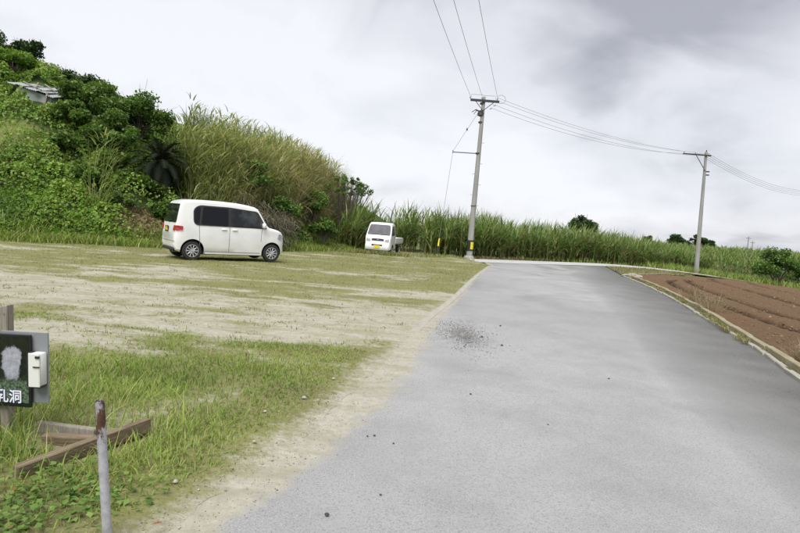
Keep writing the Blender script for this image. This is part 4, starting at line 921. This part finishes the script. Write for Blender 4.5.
def bush(name, label, cat, loc, rad, n, leaf, mat, group=None, lumps=14, trunk=.05, seed=0, stemname='stem', crownname='foliage', hollow=.35, lift=0., gap=.5):
    """woody plant: limbs reach out to leaf clumps of different sizes"""
    r_ = np.random.default_rng(seed + 1000); v = empty(name, loc, label, cat, group); rx, ry, rz = rad
    C = []
    for i in range(lumps):
        d = r_.normal(size=3); d /= np.linalg.norm(d); d[2] = abs(d[2]) * 1.1 - .25; rr = r_.uniform(hollow, 1.0); C.append(d * rr * np.array(rad) * [1, 1, 1] + [0, 0, rz * .85 + lift])
    C = np.array(C); sz = r_.uniform(.20, .42, lumps) * (rx + rz) * .5 * gap * 2
    m = MB()
    for c_ in C:
        a = Vector((0, 0, 0)); e_ = Vector(c_); mid = a.lerp(e_, .5) + Vector((r_.uniform(-.1, .1) * rx, r_.uniform(-.1, .1) * rx, .12 * rz)); m.tube([a + Vector((0, 0, -.3)), a.lerp(mid, .6), mid, e_], [trunk, trunk * .8, trunk * .55, trunk * .2], 6)
        for q in range(2): m.tube([mid, e_ + Vector(r_.normal(size=3)) * sz[0] * .7], [trunk * .4, trunk * .12], 5)
    m.build(stemname, M['bark'], v)
    wgt = sz ** 2 / (sz ** 2).sum(); ci = r_.choice(lumps, n, p=wgt); d = r_.normal(size=(n, 3)); d /= np.linalg.norm(d, axis=1)[:, None]; rr = r_.uniform(.25, 1.0, n) ** .55
    P = C[ci] + d * (rr * sz[ci] * r_.uniform(.75, 1.2, n))[:, None] * [1, 1, .8]
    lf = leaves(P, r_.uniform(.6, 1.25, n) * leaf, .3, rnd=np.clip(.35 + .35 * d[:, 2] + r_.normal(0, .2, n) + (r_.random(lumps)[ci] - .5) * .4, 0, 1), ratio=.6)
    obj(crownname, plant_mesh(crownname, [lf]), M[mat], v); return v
def on_hill(x, y, dz=0.): return (x, y, float(HILL(np.array([x]), np.array([y]))[0]) + dz)
SHR = [  # x, y, radii, leaves, mat, label
    (-22.6, 30.5, (1.5, 1.3, .7), 3000, 'shrub', 'dark evergreen shrub crowning the highest edge of the hill'),
    (-20.2, 30.6, (1.2, 1.1, .75), 2400, 'shrub', 'dark evergreen shrub on the skyline below the hilltop shrub'),
    (-18.4, 30.8, (1.3, 1.1, .65), 2200, 'shrub', 'low dark shrub on the skyline above the derelict shed'),
    (-19.2, 28.2, (1.5, 1.0, .75), 3000, 'vine', 'bright green vine-covered mound right above the derelict shed'),
    (-16.2, 29.6, (1.25, 1.0, .6), 2400, 'shrub', 'rounded dark shrub on the skyline beside the derelict shed'),
    (-15.4, 27.2, (1.1, .9, .7), 2600, 'shrub_b', 'round leafy shrub touching the end of the derelict shed'),
    (-14.3, 27.6, (1.35, 1.0, 1.3), 3600, 'shrub_b', 'tall mid green shrub with feathery top left of the reeds'),
    (-13.4, 26.2, (1.1, .9, .8), 2200, 'shrub_b', 'mid green shrub at the edge of the reeds above the dark cycad'),
    (-14.2, 24.6, (.9, .8, .4), 1500, 'shrub_b', 'low green shrub on the slope below the derelict shed'),
    (-12.3, 24.4, (.8, .7, .5), 1400, 'shrub_b', 'leafy shrub on the slope beside the cycad'),
    (-21.4, 29.6, (1.3, 1.0, .55), 2400, 'shrub', 'dark shrub filling the hilltop between its two skyline neighbours'),
    (-13.0, 28.0, (1.4, 1.0, 1.5), 3600, 'shrub_b', 'feathery green shrub on the skyline where the reeds begin'),
    (-15.0, 26.0, (1.0, .8, .6), 2000, 'shrub_b', 'round green shrub on the slope below the end of the shed'),
    (-12.9, 25.2, (1.1, .8, .8), 2400, 'shrub_b', 'bushy green shrub left of the dark cycad'),
    (-13.0, 23.4, (.8, .7, .4), 1400, 'shrub_b', 'low spreading shrub near the bare earth patch'),
    (-11.2, 22.9, (.55, .5, .35), 900, 'weed', 'small pale green leafy plant on the slope behind the car roof'),
    (-9.3, 23.9, (1.0, .7, .55), 1700, 'shrub_b', 'mid green shrub at the hill foot right behind the car roof'),
    (-5.2, 33.0, (.8, .8, 1.0), 1500, 'shrub_b', 'upright shrub rising through the reeds on the falling ridge'),
    (-2.4, 37.6, (1.3, 1.0, .9), 2400, 'shrub_b', 'wide leafy shrub closing the gap between hill and sugar cane'),
    (-3.0, 35.3, (1.0, .9, .7), 1700, 'shrub_b', 'leafy shrub at the end of the hill behind the truck'),
    (-10.0, 29.5, (.9, .8, .9), 1500, 'shrub_b', 'leafy shrub topping the reeds straight above the car roof'),
    (-12.0, 28.6, (1.1, .9, .9), 2000, 'shrub_b', 'leafy shrub topping the reeds left of the one above the car'),
    (-9.6, 23.6, (.8, .6, .5), 1400, 'shrub_b', 'leafy shrub between the dark cycad and the car roof'),
    (-11.2, 24.3, (.9, .6, .45), 1500, 'shrub_b', 'low leafy shrub right under the dark cycad'),
    (-6.6, 28.2, (.8, .6, .6), 1100, 'shrub', 'dark leafy shrub low in the reeds behind the car bonnet'),
    (-8.2, 26.0, (.8, .6, .6), 1300, 'shrub_b', 'green shrub low in the reeds straight above the middle of the car roof'),
    (-11.2, 27.2, (1.1, .8, 1.1), 2200, 'shrub_b', 'tall leafy shrub in the reeds right above the dark cycad'),
    (-7.6, 29.0, (.8, .7, 1.3), 1500, 'shrub_b', 'upright leafy shrub breaking through the crest of the reeds'),
    (-9.4, 27.2, (.9, .7, .8), 1500, 'shrub_b', 'green shrub halfway up the reeds above the rear of the car'),
    (-6.2, 29.6, (.8, .7, .8), 1300, 'shrub_b', 'green shrub in the browner reeds above the car bonnet'),
    (-4.3, 32.0, (.9, .7, .6), 1300, 'shrub_b', 'bushy shrub at the hill foot between the car and the truck'),
    (-7.0, 31.5, (.8, .7, .9), 1200, 'shrub_b', 'shrub poking out of the reeds on the ridge behind the car')]
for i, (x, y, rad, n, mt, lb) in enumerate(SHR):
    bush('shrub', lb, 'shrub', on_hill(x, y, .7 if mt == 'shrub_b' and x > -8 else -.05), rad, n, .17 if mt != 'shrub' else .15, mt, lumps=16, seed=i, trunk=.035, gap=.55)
# thin tree with open crown
bush('small_tree', 'thin open-crowned tree leaning out where the hill ends beside the truck', 'tree', on_hill(-3.6, 36.0), (1.8, 1.1, 1.25), 2300, .12, 'shrub_b', lumps=34, trunk=.05, seed=50, lift=2.4, stemname='trunk', crownname='crown', hollow=.5, gap=.2)
# cycad
def cycad():
    loc = on_hill(-10.75, 25.3, .25); v = empty('cycad', loc, 'very dark cycad palm with drooping fronds standing against the reeds', 'cycad')
    m = MB(); m.tube([(0, 0, -.4), (0, 0, .3), (.03, 0, .9)], [.16, .15, .12], 8); m.build('trunk', M['bark'], v)
    for k in range(64):
        a = k * 2.399; t = k / 64; el = R(80 - 120 * t) ; ln = random.uniform(1.35, 1.8); pr = []; th = el; p_ = np.array([.03, 0, .95]); axis = []
        for i in range(9):
            axis.append(p_.copy()); st = ln / 8; p_ = p_ + st * np.array([math.cos(a) * math.cos(th), math.sin(a) * math.cos(th), math.sin(th)]); th -= .17
        axis = np.array(axis); mm = MB(); mm.tube([tuple(q) for q in axis], [.012] * 8 + [.004], 4)
        side = np.array([-math.sin(a), math.cos(a), 0]); V = []; F = []
        for j in range(26):
            u = .6 + 7.3 * j / 25; i0 = min(int(u), 7); q = axis[i0] + (axis[i0 + 1] - axis[i0]) * (u - i0); d = axis[i0 + 1] - axis[i0]; d /= np.linalg.norm(d)
            ll = .26 * math.sin(math.pi * (.12 + .8 * j / 25)) + .04
            for sg in (-1, 1):
                e_ = q + (side * sg * .85 + d * .45 + np.array([0, 0, -.12])) * ll; o = len(V); V += [q - d * .022, q + d * .026, e_]; F.append((o, o + 1, o + 2))
        mm.add(V, F); me = mm.mesh('frond'); at = me.attributes.new('rnd', 'FLOAT', 'POINT'); at.data.foreach_set('value', [random.random() * .3 + .7 * (k % 5) / 5] * len(me.vertices)); obj('frond', me, M['cycad'], v)
cycad()
# derelict shed half buried in vines
def shed():
    x, y = -17.1, 27.0; z = float(HILL(np.array([-17.1]), np.array([26.7]))[0]) + .02; v = empty('derelict_shed', (x, y, z), 'derelict low shed with pale tin roof half buried in vines on the hillside', 'shed', rz=R(-8)); v.rotation_euler[1] = R(13)
    t = NT('weathered_tin'); t.set(color=t.mix(t.rng(t.noise(5, 6, .7, (1, 4, 1)), .35, .7), (.27, .29, .29), (.55, .57, .57)), rough=.6, metal=.1); t.bump(t.noise(3, 3, .5, (1, 18, 1)), .5, .03)
    t2 = NT('pale_green_boards'); t2.set(color=t2.mix(t2.rng(t2.noise(3, 6), .3, .7), (.22, .26, .24), (.36, .40, .38)), rough=.8)
    b = MB(); b.box((0, .2, -.05), (1.85, 1.3, .62)); b.build('wall', t2.m, v)
    for k in range(6):
        s_ = MB(); xx = -1.0 + k * .4; nn = 9; V = []; F = []
        for i in range(nn):
            for j in range(2): V.append((xx - .205 + .41 * i / (nn - 1), -.62 + j * 1.7, .30 + .018 * math.cos(i * math.pi) + j * .40))
        for i in range(nn - 1): F.append((2 * i, 2 * i + 2, 2 * i + 3, 2 * i + 1))
        s_.add(V, F); s_.add([(p[0], p[1], p[2] - .012) for p in V], [q[::-1] for q in F]); o = s_.build('roof_sheet', t.m, v); o.location = (0, random.uniform(-.10, .06), random.uniform(0, .03)); o.rotation_euler = (random.uniform(-.03, .05), random.uniform(-.05, .05), random.uniform(-.05, .05))
    for (a, b_) in (((-.95, -.1, .55), (.35, -.45, .42)), ((-.6, .35, .70), (.1, -.5, .45)), ((-.2, .3, .72), (.75, -.15, .55))):
        m = MB(); m.tube([a, b_], .03, 6); m.build('fallen_batten', M['grey_wood'], v)
    m = MB(); m.box((.78, -.56, -.02), (.09, .09, .85)); m.build('post', M['grey_wood'], v)
    m = MB()
shed()

# ------------------------------------------------------------------ sugar cane
def cane(name, label, X_, Y_, hscale, leafn, wid, mat='cane', segs=4):
    n = len(X_); h = hscale * rng.uniform(.68, 1.16, n) * (.82 + .36 * fbm(X_ * .35, Y_ * .35, 120)); z0 = G(X_, Y_) - .02; p = []
    st = ribbons(np.stack([X_, Y_, z0], 1), rng.random(n) * 6.3, h * .72, rng.uniform(0, .12, n), rng.uniform(-.05, .2, n), wid * .9, 2, rnd=rng.uniform(.2, .8, n), dry=rng.uniform(.2, .8, n)); p.append(st)
    k = np.repeat(np.arange(n), leafn); f = rng.random(len(k)) ** .75; zb = z0[k] + h[k] * (.06 + .62 * f)
    az = np.where(rng.random(len(k)) < .35, rng.normal(-.2, .6, len(k)), rng.random(len(k)) * 6.3)
    top = f > .8
    ln = h[k] * np.where(top, rng.uniform(.36, .52, len(k)), rng.uniform(.32, .55, len(k)))
    p.append(ribbons(np.stack([X_[k] + rng.normal(0, .05, len(k)), Y_[k] + rng.normal(0, .05, len(k)), zb], 1), az, ln, np.where(top, rng.uniform(.03, .3, len(k)), rng.uniform(.15, .6, len(k))), np.where(top, rng.uniform(.2, 1.3, len(k)), rng.uniform(.8, 2.1, len(k))), wid * rng.uniform(.8, 1.3, len(k)), segs,
                     rnd=np.clip(.25 + .5 * f + rng.normal(0, .2, len(k)), 0, 1), dry=np.clip((rng.random(len(k)) < .42 * (1 - f) ** 1.2 + .03) * rng.uniform(.5, 1, len(k)), 0, 1)))
    return tag(obj(name, plant_mesh(name, p), M[mat]), label, 'sugar cane', kind='stuff')
n = 16000; x = rng.uniform(-3.8, 32, n); y = rng.uniform(34, 66, n); s = lane_s(x, y)
fr = np.interp(x, [-4, 1, 4, 6, 12, 18, 21, 25, 32], [3.2, 2.5, 2.3, 2.1, 2.0, 2.0, 3.2, 6.5, 11.0]); d = s - fr; k = (d > 0) & (d < 6.5) & (rng.random(n) < np.interp(d, [0, 1.5, 6], [1, .75, .35])) & ((hill_s(x, y) < .2)) & ~((x < 1.4) & (x > -2.4) & (y < 37.2)); x, y = x[k], y[k]
k = rng.permutation(len(x))[:4400]; x, y = x[k], y[k]
cane('sugar_cane', 'dense tall green sugar cane standing beyond the lane', x, y, 2.55 * np.interp(x, [-4, 2, 6, 14, 20, 25, 32], [1.12, 1.02, 1.0, .98, .90, .82, .75]), 13, .072)
n = 2600; x = rng.uniform(18, 75, n); y = rng.uniform(60, 105, n); k = (x < y * .72 + 4) & (x > y * .28) & (rng.random(n) < .9)
x, y = x[k], y[k]; cane('far_sugar_cane', 'lower sugar cane in the distant field past the second pole', x, y, np.interp(y, [60, 72, 105], [1.9, 2.2, 2.0]), 11, .11, segs=3)
n = 2400; x = rng.uniform(20, 190, n); y = rng.uniform(105, 210, n); k = (x < y * .75 + 4) & (x > y * .2); x, y = x[k], y[k]; cane('distant_sugar_cane', 'hazy far edge of the cane plain on the horizon', x, y, 2.1, 8, .28, segs=3)
# verge grass beyond the lane
n = 34000; x = rng.uniform(1, 42, n); y = rng.uniform(31, 60, n); s = lane_s(x, y)
fr2 = np.interp(x, [1, 17, 20, 24, 30, 42], [.8, .7, 3.0, 9, 11, 11]); k = (s > 1.3) & (s < 1.3 + fr2); x, y = x[k], y[k]; m_ = len(x)
tall = .5 + .9 * fbm(x * .5, y * .5, 131)
tag(obj('verge_grass', plant_mesh('verge_grass', [ribbons(np.stack([x, y, G(x, y) - .02], 1), rng.random(m_) * 6.3, rng.uniform(.25, .75, m_) * tall * np.interp(x, [1, 18, 22], [.5, .6, 1.15]), rng.uniform(.05, .35, m_), rng.uniform(.4, 1.3, m_), .05, 3, dry=(rng.random(m_) < .22) * .85)]), M['grass']), 'rough green verge grass between the lane and the cane', 'grass', kind='stuff')
n = 5200; x = rng.uniform(4.2, 11.5, n); y = rng.uniform(33, 42, n); s = lane_s(x, y); k = (s > 1.25) & (s < 2.3) & (rng.random(n) < np.interp(x, [4.2, 7, 11.5], [1, .8, .2])); x, y = x[k], y[k]; m_ = len(x)
tag(obj('rusty_dry_grass', plant_mesh('rusty_dry_grass', [ribbons(np.stack([x, y, G(x, y)], 1), rng.random(m_) * 6.3, rng.uniform(.15, .45, m_), .4, 1.2, .04, 3)]), M['rust_grass']), 'rusty brown dry grass at the foot of the cane beside the pole', 'dry grass', kind='stuff')

# ------------------------------------------------------------------ distant trees
bush('broad_tree', 'dark rounded tree rising alone above the sugar cane', 'tree', (25.0, 80, g1(25, 80)), (2.6, 2.4, 1.75), 4200, .34, 'shrub', lumps=22, trunk=.16, seed=70, lift=1.7, stemname='trunk', crownname='crown', gap=.5)
for i, (x, y, r, h, lb) in enumerate([(57.3, 122, 2.8, 1.5, 'low dark tree on the horizon, the widest of the row behind the second pole'), (62.0, 121, 2.4, 1.75, 'dark rounded tree on the horizon right behind the second pole'), (65.2, 124, 1.9, 1.25, 'small dark tree ending the row on the horizon past the second pole'), (53.4, 126, 1.2, 1.3, 'thin small tree starting the row on the horizon')]):
    bush('broad_tree', lb, 'tree', (x, y, g1(x, y)), (r, r, h), 2200, .42, 'shrub', lumps=16, trunk=.15, seed=80 + i, lift=1.1, stemname='trunk', crownname='crown', gap=.5)
bush('roadside_bush', 'big dense green bush standing beside the lane past the field', 'bush', (34.2, 52.4, g1(34.2, 52.4) + .15), (2.1, 1.8, 1.75), 6000, .20, 'shrub_b', lumps=24, trunk=.06, seed=91, gap=.5)
bush('roadside_bush', 'second leafy bush growing against the big dense one beside the lane', 'bush', (37.8, 52.2, g1(37.8, 52.2) - .1), (2.3, 1.8, 1.9), 5000, .20, 'shrub_b', lumps=24, trunk=.06, seed=92, gap=.5)

# ------------------------------------------------------------------ grass of the parking ground
def lot_pts(n, x0, x1, y0, y1, dens):
    x = rng.uniform(x0, x1, n); y = rng.uniform(y0, y1, n); k = (x < xl(y) - .05 - .12 * rng.random(n)) & (rng.random(n) < dens(x, y)) & (hill_s(x, y) < .3) & ((y < 29.5) | (x < np.interp(y, [29.5, 31.5, 33, 44], [4.4, 3.7, 2.8, 1.8]))); return x[k], y[k]
def off_timber(x, y):
    d = np.full(np.shape(x), 9.)
    for (ax, ay), (bx, by) in (((-1.985, 3.01), (-1.60, 3.78)), ((-2.27, 3.66), (-1.86, 3.60)), ((-2.13, 3.50), (-1.80, 3.46))):
        t = np.clip(((x - ax) * (bx - ax) + (y - ay) * (by - ay)) / ((bx - ax) ** 2 + (by - ay) ** 2), 0, 1); d = np.minimum(d, np.hypot(x - ax - t * (bx - ax), y - ay - t * (by - ay) + .03))
    return ss(.05, .13, d)
gd = lambda x, y: off_timber(x, y) * np.clip(1.05 - sand_mask(x, y) * 1.25, 0.0, 1) ** 1.3
def tall_f(x, y): return (.35 + 1.1 * fbm(x * 1.6, y * 1.6, 141, 3)) * np.interp(np.hypot(x + 2.2, y - 3.6), [0, .8, 2.5], [1.35, 1.15, .85]) * np.clip((xl(y) - x) / .9, .25, 1) * np.interp(y, [5, 7], [1, .55])
x, y = lot_pts(110000, -6.5, 0, 1.6, 7.4, lambda x, y: gd(x, y) * (.35 + .9 * fbm(x * 2.2, y * 2.2, 143)) * np.interp(y, [1.6, 2.9, 3.4], [.45, .55, 1])); m_ = len(x); tf = tall_f(x, y)
p = [ribbons(np.stack([x, y, lot_z(x, y) - .005], 1), rng.random(m_) * 6.3, rng.uniform(.045, .145, m_) * tf, rng.uniform(.05, .6, m_), rng.uniform(.3, 1.6, m_), rng.uniform(.0045, .0095, m_), 3, rnd=np.clip(fbm(x * 1.2, y * 1.2, 145) * 1.05 + rng.normal(0, .2, m_), 0, 1), dry=(rng.random(m_) < .16) * rng.uniform(.4, 1, m_))]
x, y = lot_pts(1500, -3.4, -1.4, 2.6, 4.4, lambda x, y: np.exp(-((x + 2.25) / .5) ** 2 - ((y - 3.6) / .5) ** 2) + .06); k = (off_timber(x, y) > .5); x, y = x[k], y[k]; m_ = len(x)
p.append(ribbons(np.stack([x, y, lot_z(x, y)], 1), rng.random(m_) * 6.3, rng.uniform(.15, .38, m_), rng.uniform(.05, .5, m_), rng.uniform(.4, 1.4, m_), rng.uniform(.005, .010, m_), 5, dry=(rng.random(m_) < .2) * .8))
tag(obj('grass', plant_mesh('grass', p), M['grass']), 'lush green grass round the sign and timbers', 'grass', kind='stuff')
x, y = lot_pts(230000, -16, 4.4, 6.4, 35, lambda x, y: gd(x, y) * np.interp(y, [6.4, 12, 35], [1, .75, .5]) * (.25 + fbm(x * 1.3, y * 1.3, 147))); m_ = len(x)
tag(obj('short_grass', plant_mesh('short_grass', [ribbons(np.stack([x, y, lot_z(x, y) - .004], 1), rng.random(m_) * 6.3, rng.uniform(.02, .07, m_) * (.6 + .8 * fbm(x * .7, y * .7, 149)) * np.interp(y, [27, 31], [1, 1.8]), rng.uniform(.2, .9, m_), .6, np.interp(y, [6, 30], [.008, .022]), 1, rnd=np.clip(fbm(x * .5, y * .5, 151) + rng.normal(0, .2, m_), 0, 1), dry=(rng.random(m_) < .25) * .8)]), M['lawn']), 'short worn grass across the sandy parking ground', 'grass', kind='stuff')
# scattered tufts on the sand
n = 1500; x = rng.uniform(-11, 3.5, n); y = 6 + 14 * rng.random(n) ** 1.2; k = x < xl(y) - .3; x, y = np.repeat(x[k], 9), np.repeat(y[k], 9); x = x + rng.normal(0, .06, len(x)); y = y + rng.normal(0, .05, len(y)); m_ = len(x)
tag(obj('grass_tufts', plant_mesh('grass_tufts', [ribbons(np.stack([x, y, lot_z(x, y) - .004], 1), rng.random(m_) * 6.3, rng.uniform(.02, .07, m_), rng.uniform(.3, 1.0, m_), .6, .012, 2, dry=(rng.random(m_) < .3) * .8)]), M['lawn']), 'scattered small grass tufts on the bare sand of the parking ground', 'grass', kind='stuff')
# broad-leaved weeds in the nearest corner
x, y = lot_pts(9000, -3.6, -.9, 1.5, 3.35, lambda x, y: np.clip(ss(.40, .6, fbm(x * 2.4, y * 2.4, 153)) + .25, 0, 1) * np.clip((xl(y) - x - .25) * 2.5, 0, 1) * np.interp(y, [2.9, 3.35], [1, .2])); m_ = len(x)
z = lot_z(x, y) + rng.uniform(.005, .075, m_)
p = [leaves(np.stack([x, y, z], 1), rng.uniform(.018, .048, m_), .72, dry=(rng.random(m_) < .05) * .9, ratio=.8)]
tag(obj('weeds', plant_mesh('weeds', p), M['weed']), 'broad-leaved ground weeds in the grass around the pipe post', 'weeds', kind='stuff')
# taller grass round the truck, the pole foot and the field corner
x = np.concatenate([rng.normal(-1.35, .9, 2600), rng.normal(3.2, 1.0, 2600), rng.uniform(11.3, 20, 5200)]); y = np.concatenate([rng.normal(31.7, .35, 2600), rng.normal(32.8, .8, 2600), rng.uniform(29, 41, 5200)]); c_ = np.repeat([0, 1, 2], [2600, 2600, 5200])
k = (c_ < 2) & (x < np.interp(y, [29.5, 31.5, 33, 44], [4.6, 3.9, 3.2, 2.2])) | (c_ == 2) & (x > xr(y) + .1) & (lane_s(x, y) < -1.3) & (x < np.interp(y, KI[:, 1], KI[:, 0]) + .2) ; x, y, c_ = x[k], y[k], c_[k]; m_ = len(x)
tag(obj('rank_grass', plant_mesh('rank_grass', [ribbons(np.stack([x, y, G(x, y) + .02], 1), rng.random(m_) * 6.3, rng.uniform(.10, .34, m_) * np.where(c_ == 2, .6, 1), rng.uniform(.1, .5, m_), rng.uniform(.4, 1.3, m_), .028, 3, dry=(rng.random(m_) < np.where(c_ == 2, .6, .3)) * .9)]), M['lawn']), 'rank grass round the truck, the strutted pole and the field corner', 'grass', kind='stuff')
# dry grass between and beyond the right-hand kerbs
y = rng.uniform(4, 33, 9000); x = np.interp(y, KI[:, 1], KI[:, 0]) - rng.random(9000) * .18 - .03; k = fbm(x * 1.3, y * 1.3, 161) > .56; x, y = x[k], y[k]; m_ = len(x)
tag(obj('kerb_grass', plant_mesh('kerb_grass', [ribbons(np.stack([x, y, G(x, y) + .03], 1), rng.random(m_) * 6.3, rng.uniform(.04, .17, m_), .4, 1.2, .012, 2, dry=(rng.random(m_) < .6) * .95)]), M['lawn']), 'thin dry grass growing between the two kerbs of the field', 'grass', kind='stuff')
for i, (cx, cy, r, h, lb) in enumerate([(7.95, 15.6, .40, .42, 'pale dry weed tuft by the field kerb, the farther and taller of a pair'), (7.40, 13.6, .42, .40, 'pale dry weed tuft by the field kerb, the second of a pair'), (5.80, 8.0, .26, .30, 'pale dry weed tuft at the near end of the field kerb'), (8.4, 15.2, .28, .22, 'small dry weed tuft standing a step inside the ploughed field')]):
    v = empty('dry_weed', (cx, cy, g1(cx, cy) + .03), lb, 'weed', 'dry weeds by the field'); n = 130
    q = np.stack([rng.normal(0, r * .35, n), rng.normal(0, r * .35, n), np.zeros(n)], 1); az = np.arctan2(q[:, 1], q[:, 0]) + rng.normal(0, .5, n)
    tag(obj('stalks', plant_mesh('stalks', [ribbons(q, az, rng.uniform(.5, 1.15, n) * h * 1.3, rng.uniform(.05, .6, n), rng.uniform(.2, 1.4, n), .009, 4)]), M['straw'], v), kind='stuff')
    c_ = np.stack([rng.normal(0, r * .45, 160), rng.normal(0, r * .45, 160), rng.uniform(.3, 1.05, 160) * h], 1); tag(obj('seed_heads', plant_mesh('seed_heads', [leaves(c_, .035, .1, ratio=.4)]), M['straw'], v), kind='stuff')
# dead leaf litter near the weeds
for i, (x, y, a) in enumerate([(-1.05, 2.62, .4), (-1.98, 2.86, 1.2)]):
    v_, f_, a_ = leaves(np.array([(0, 0, 0.)]), .05, .9, rnd=[.5], ratio=.6); o = obj('fallen_leaf', make_mesh('fallen_leaf', v_, f_, a_), simple('dead_leaf', (.24, .085, .03), .7), None, (x, y, .055), a); tag(o, 'reddish brown fallen leaf lying on the weeds', 'leaf', 'fallen leaves')
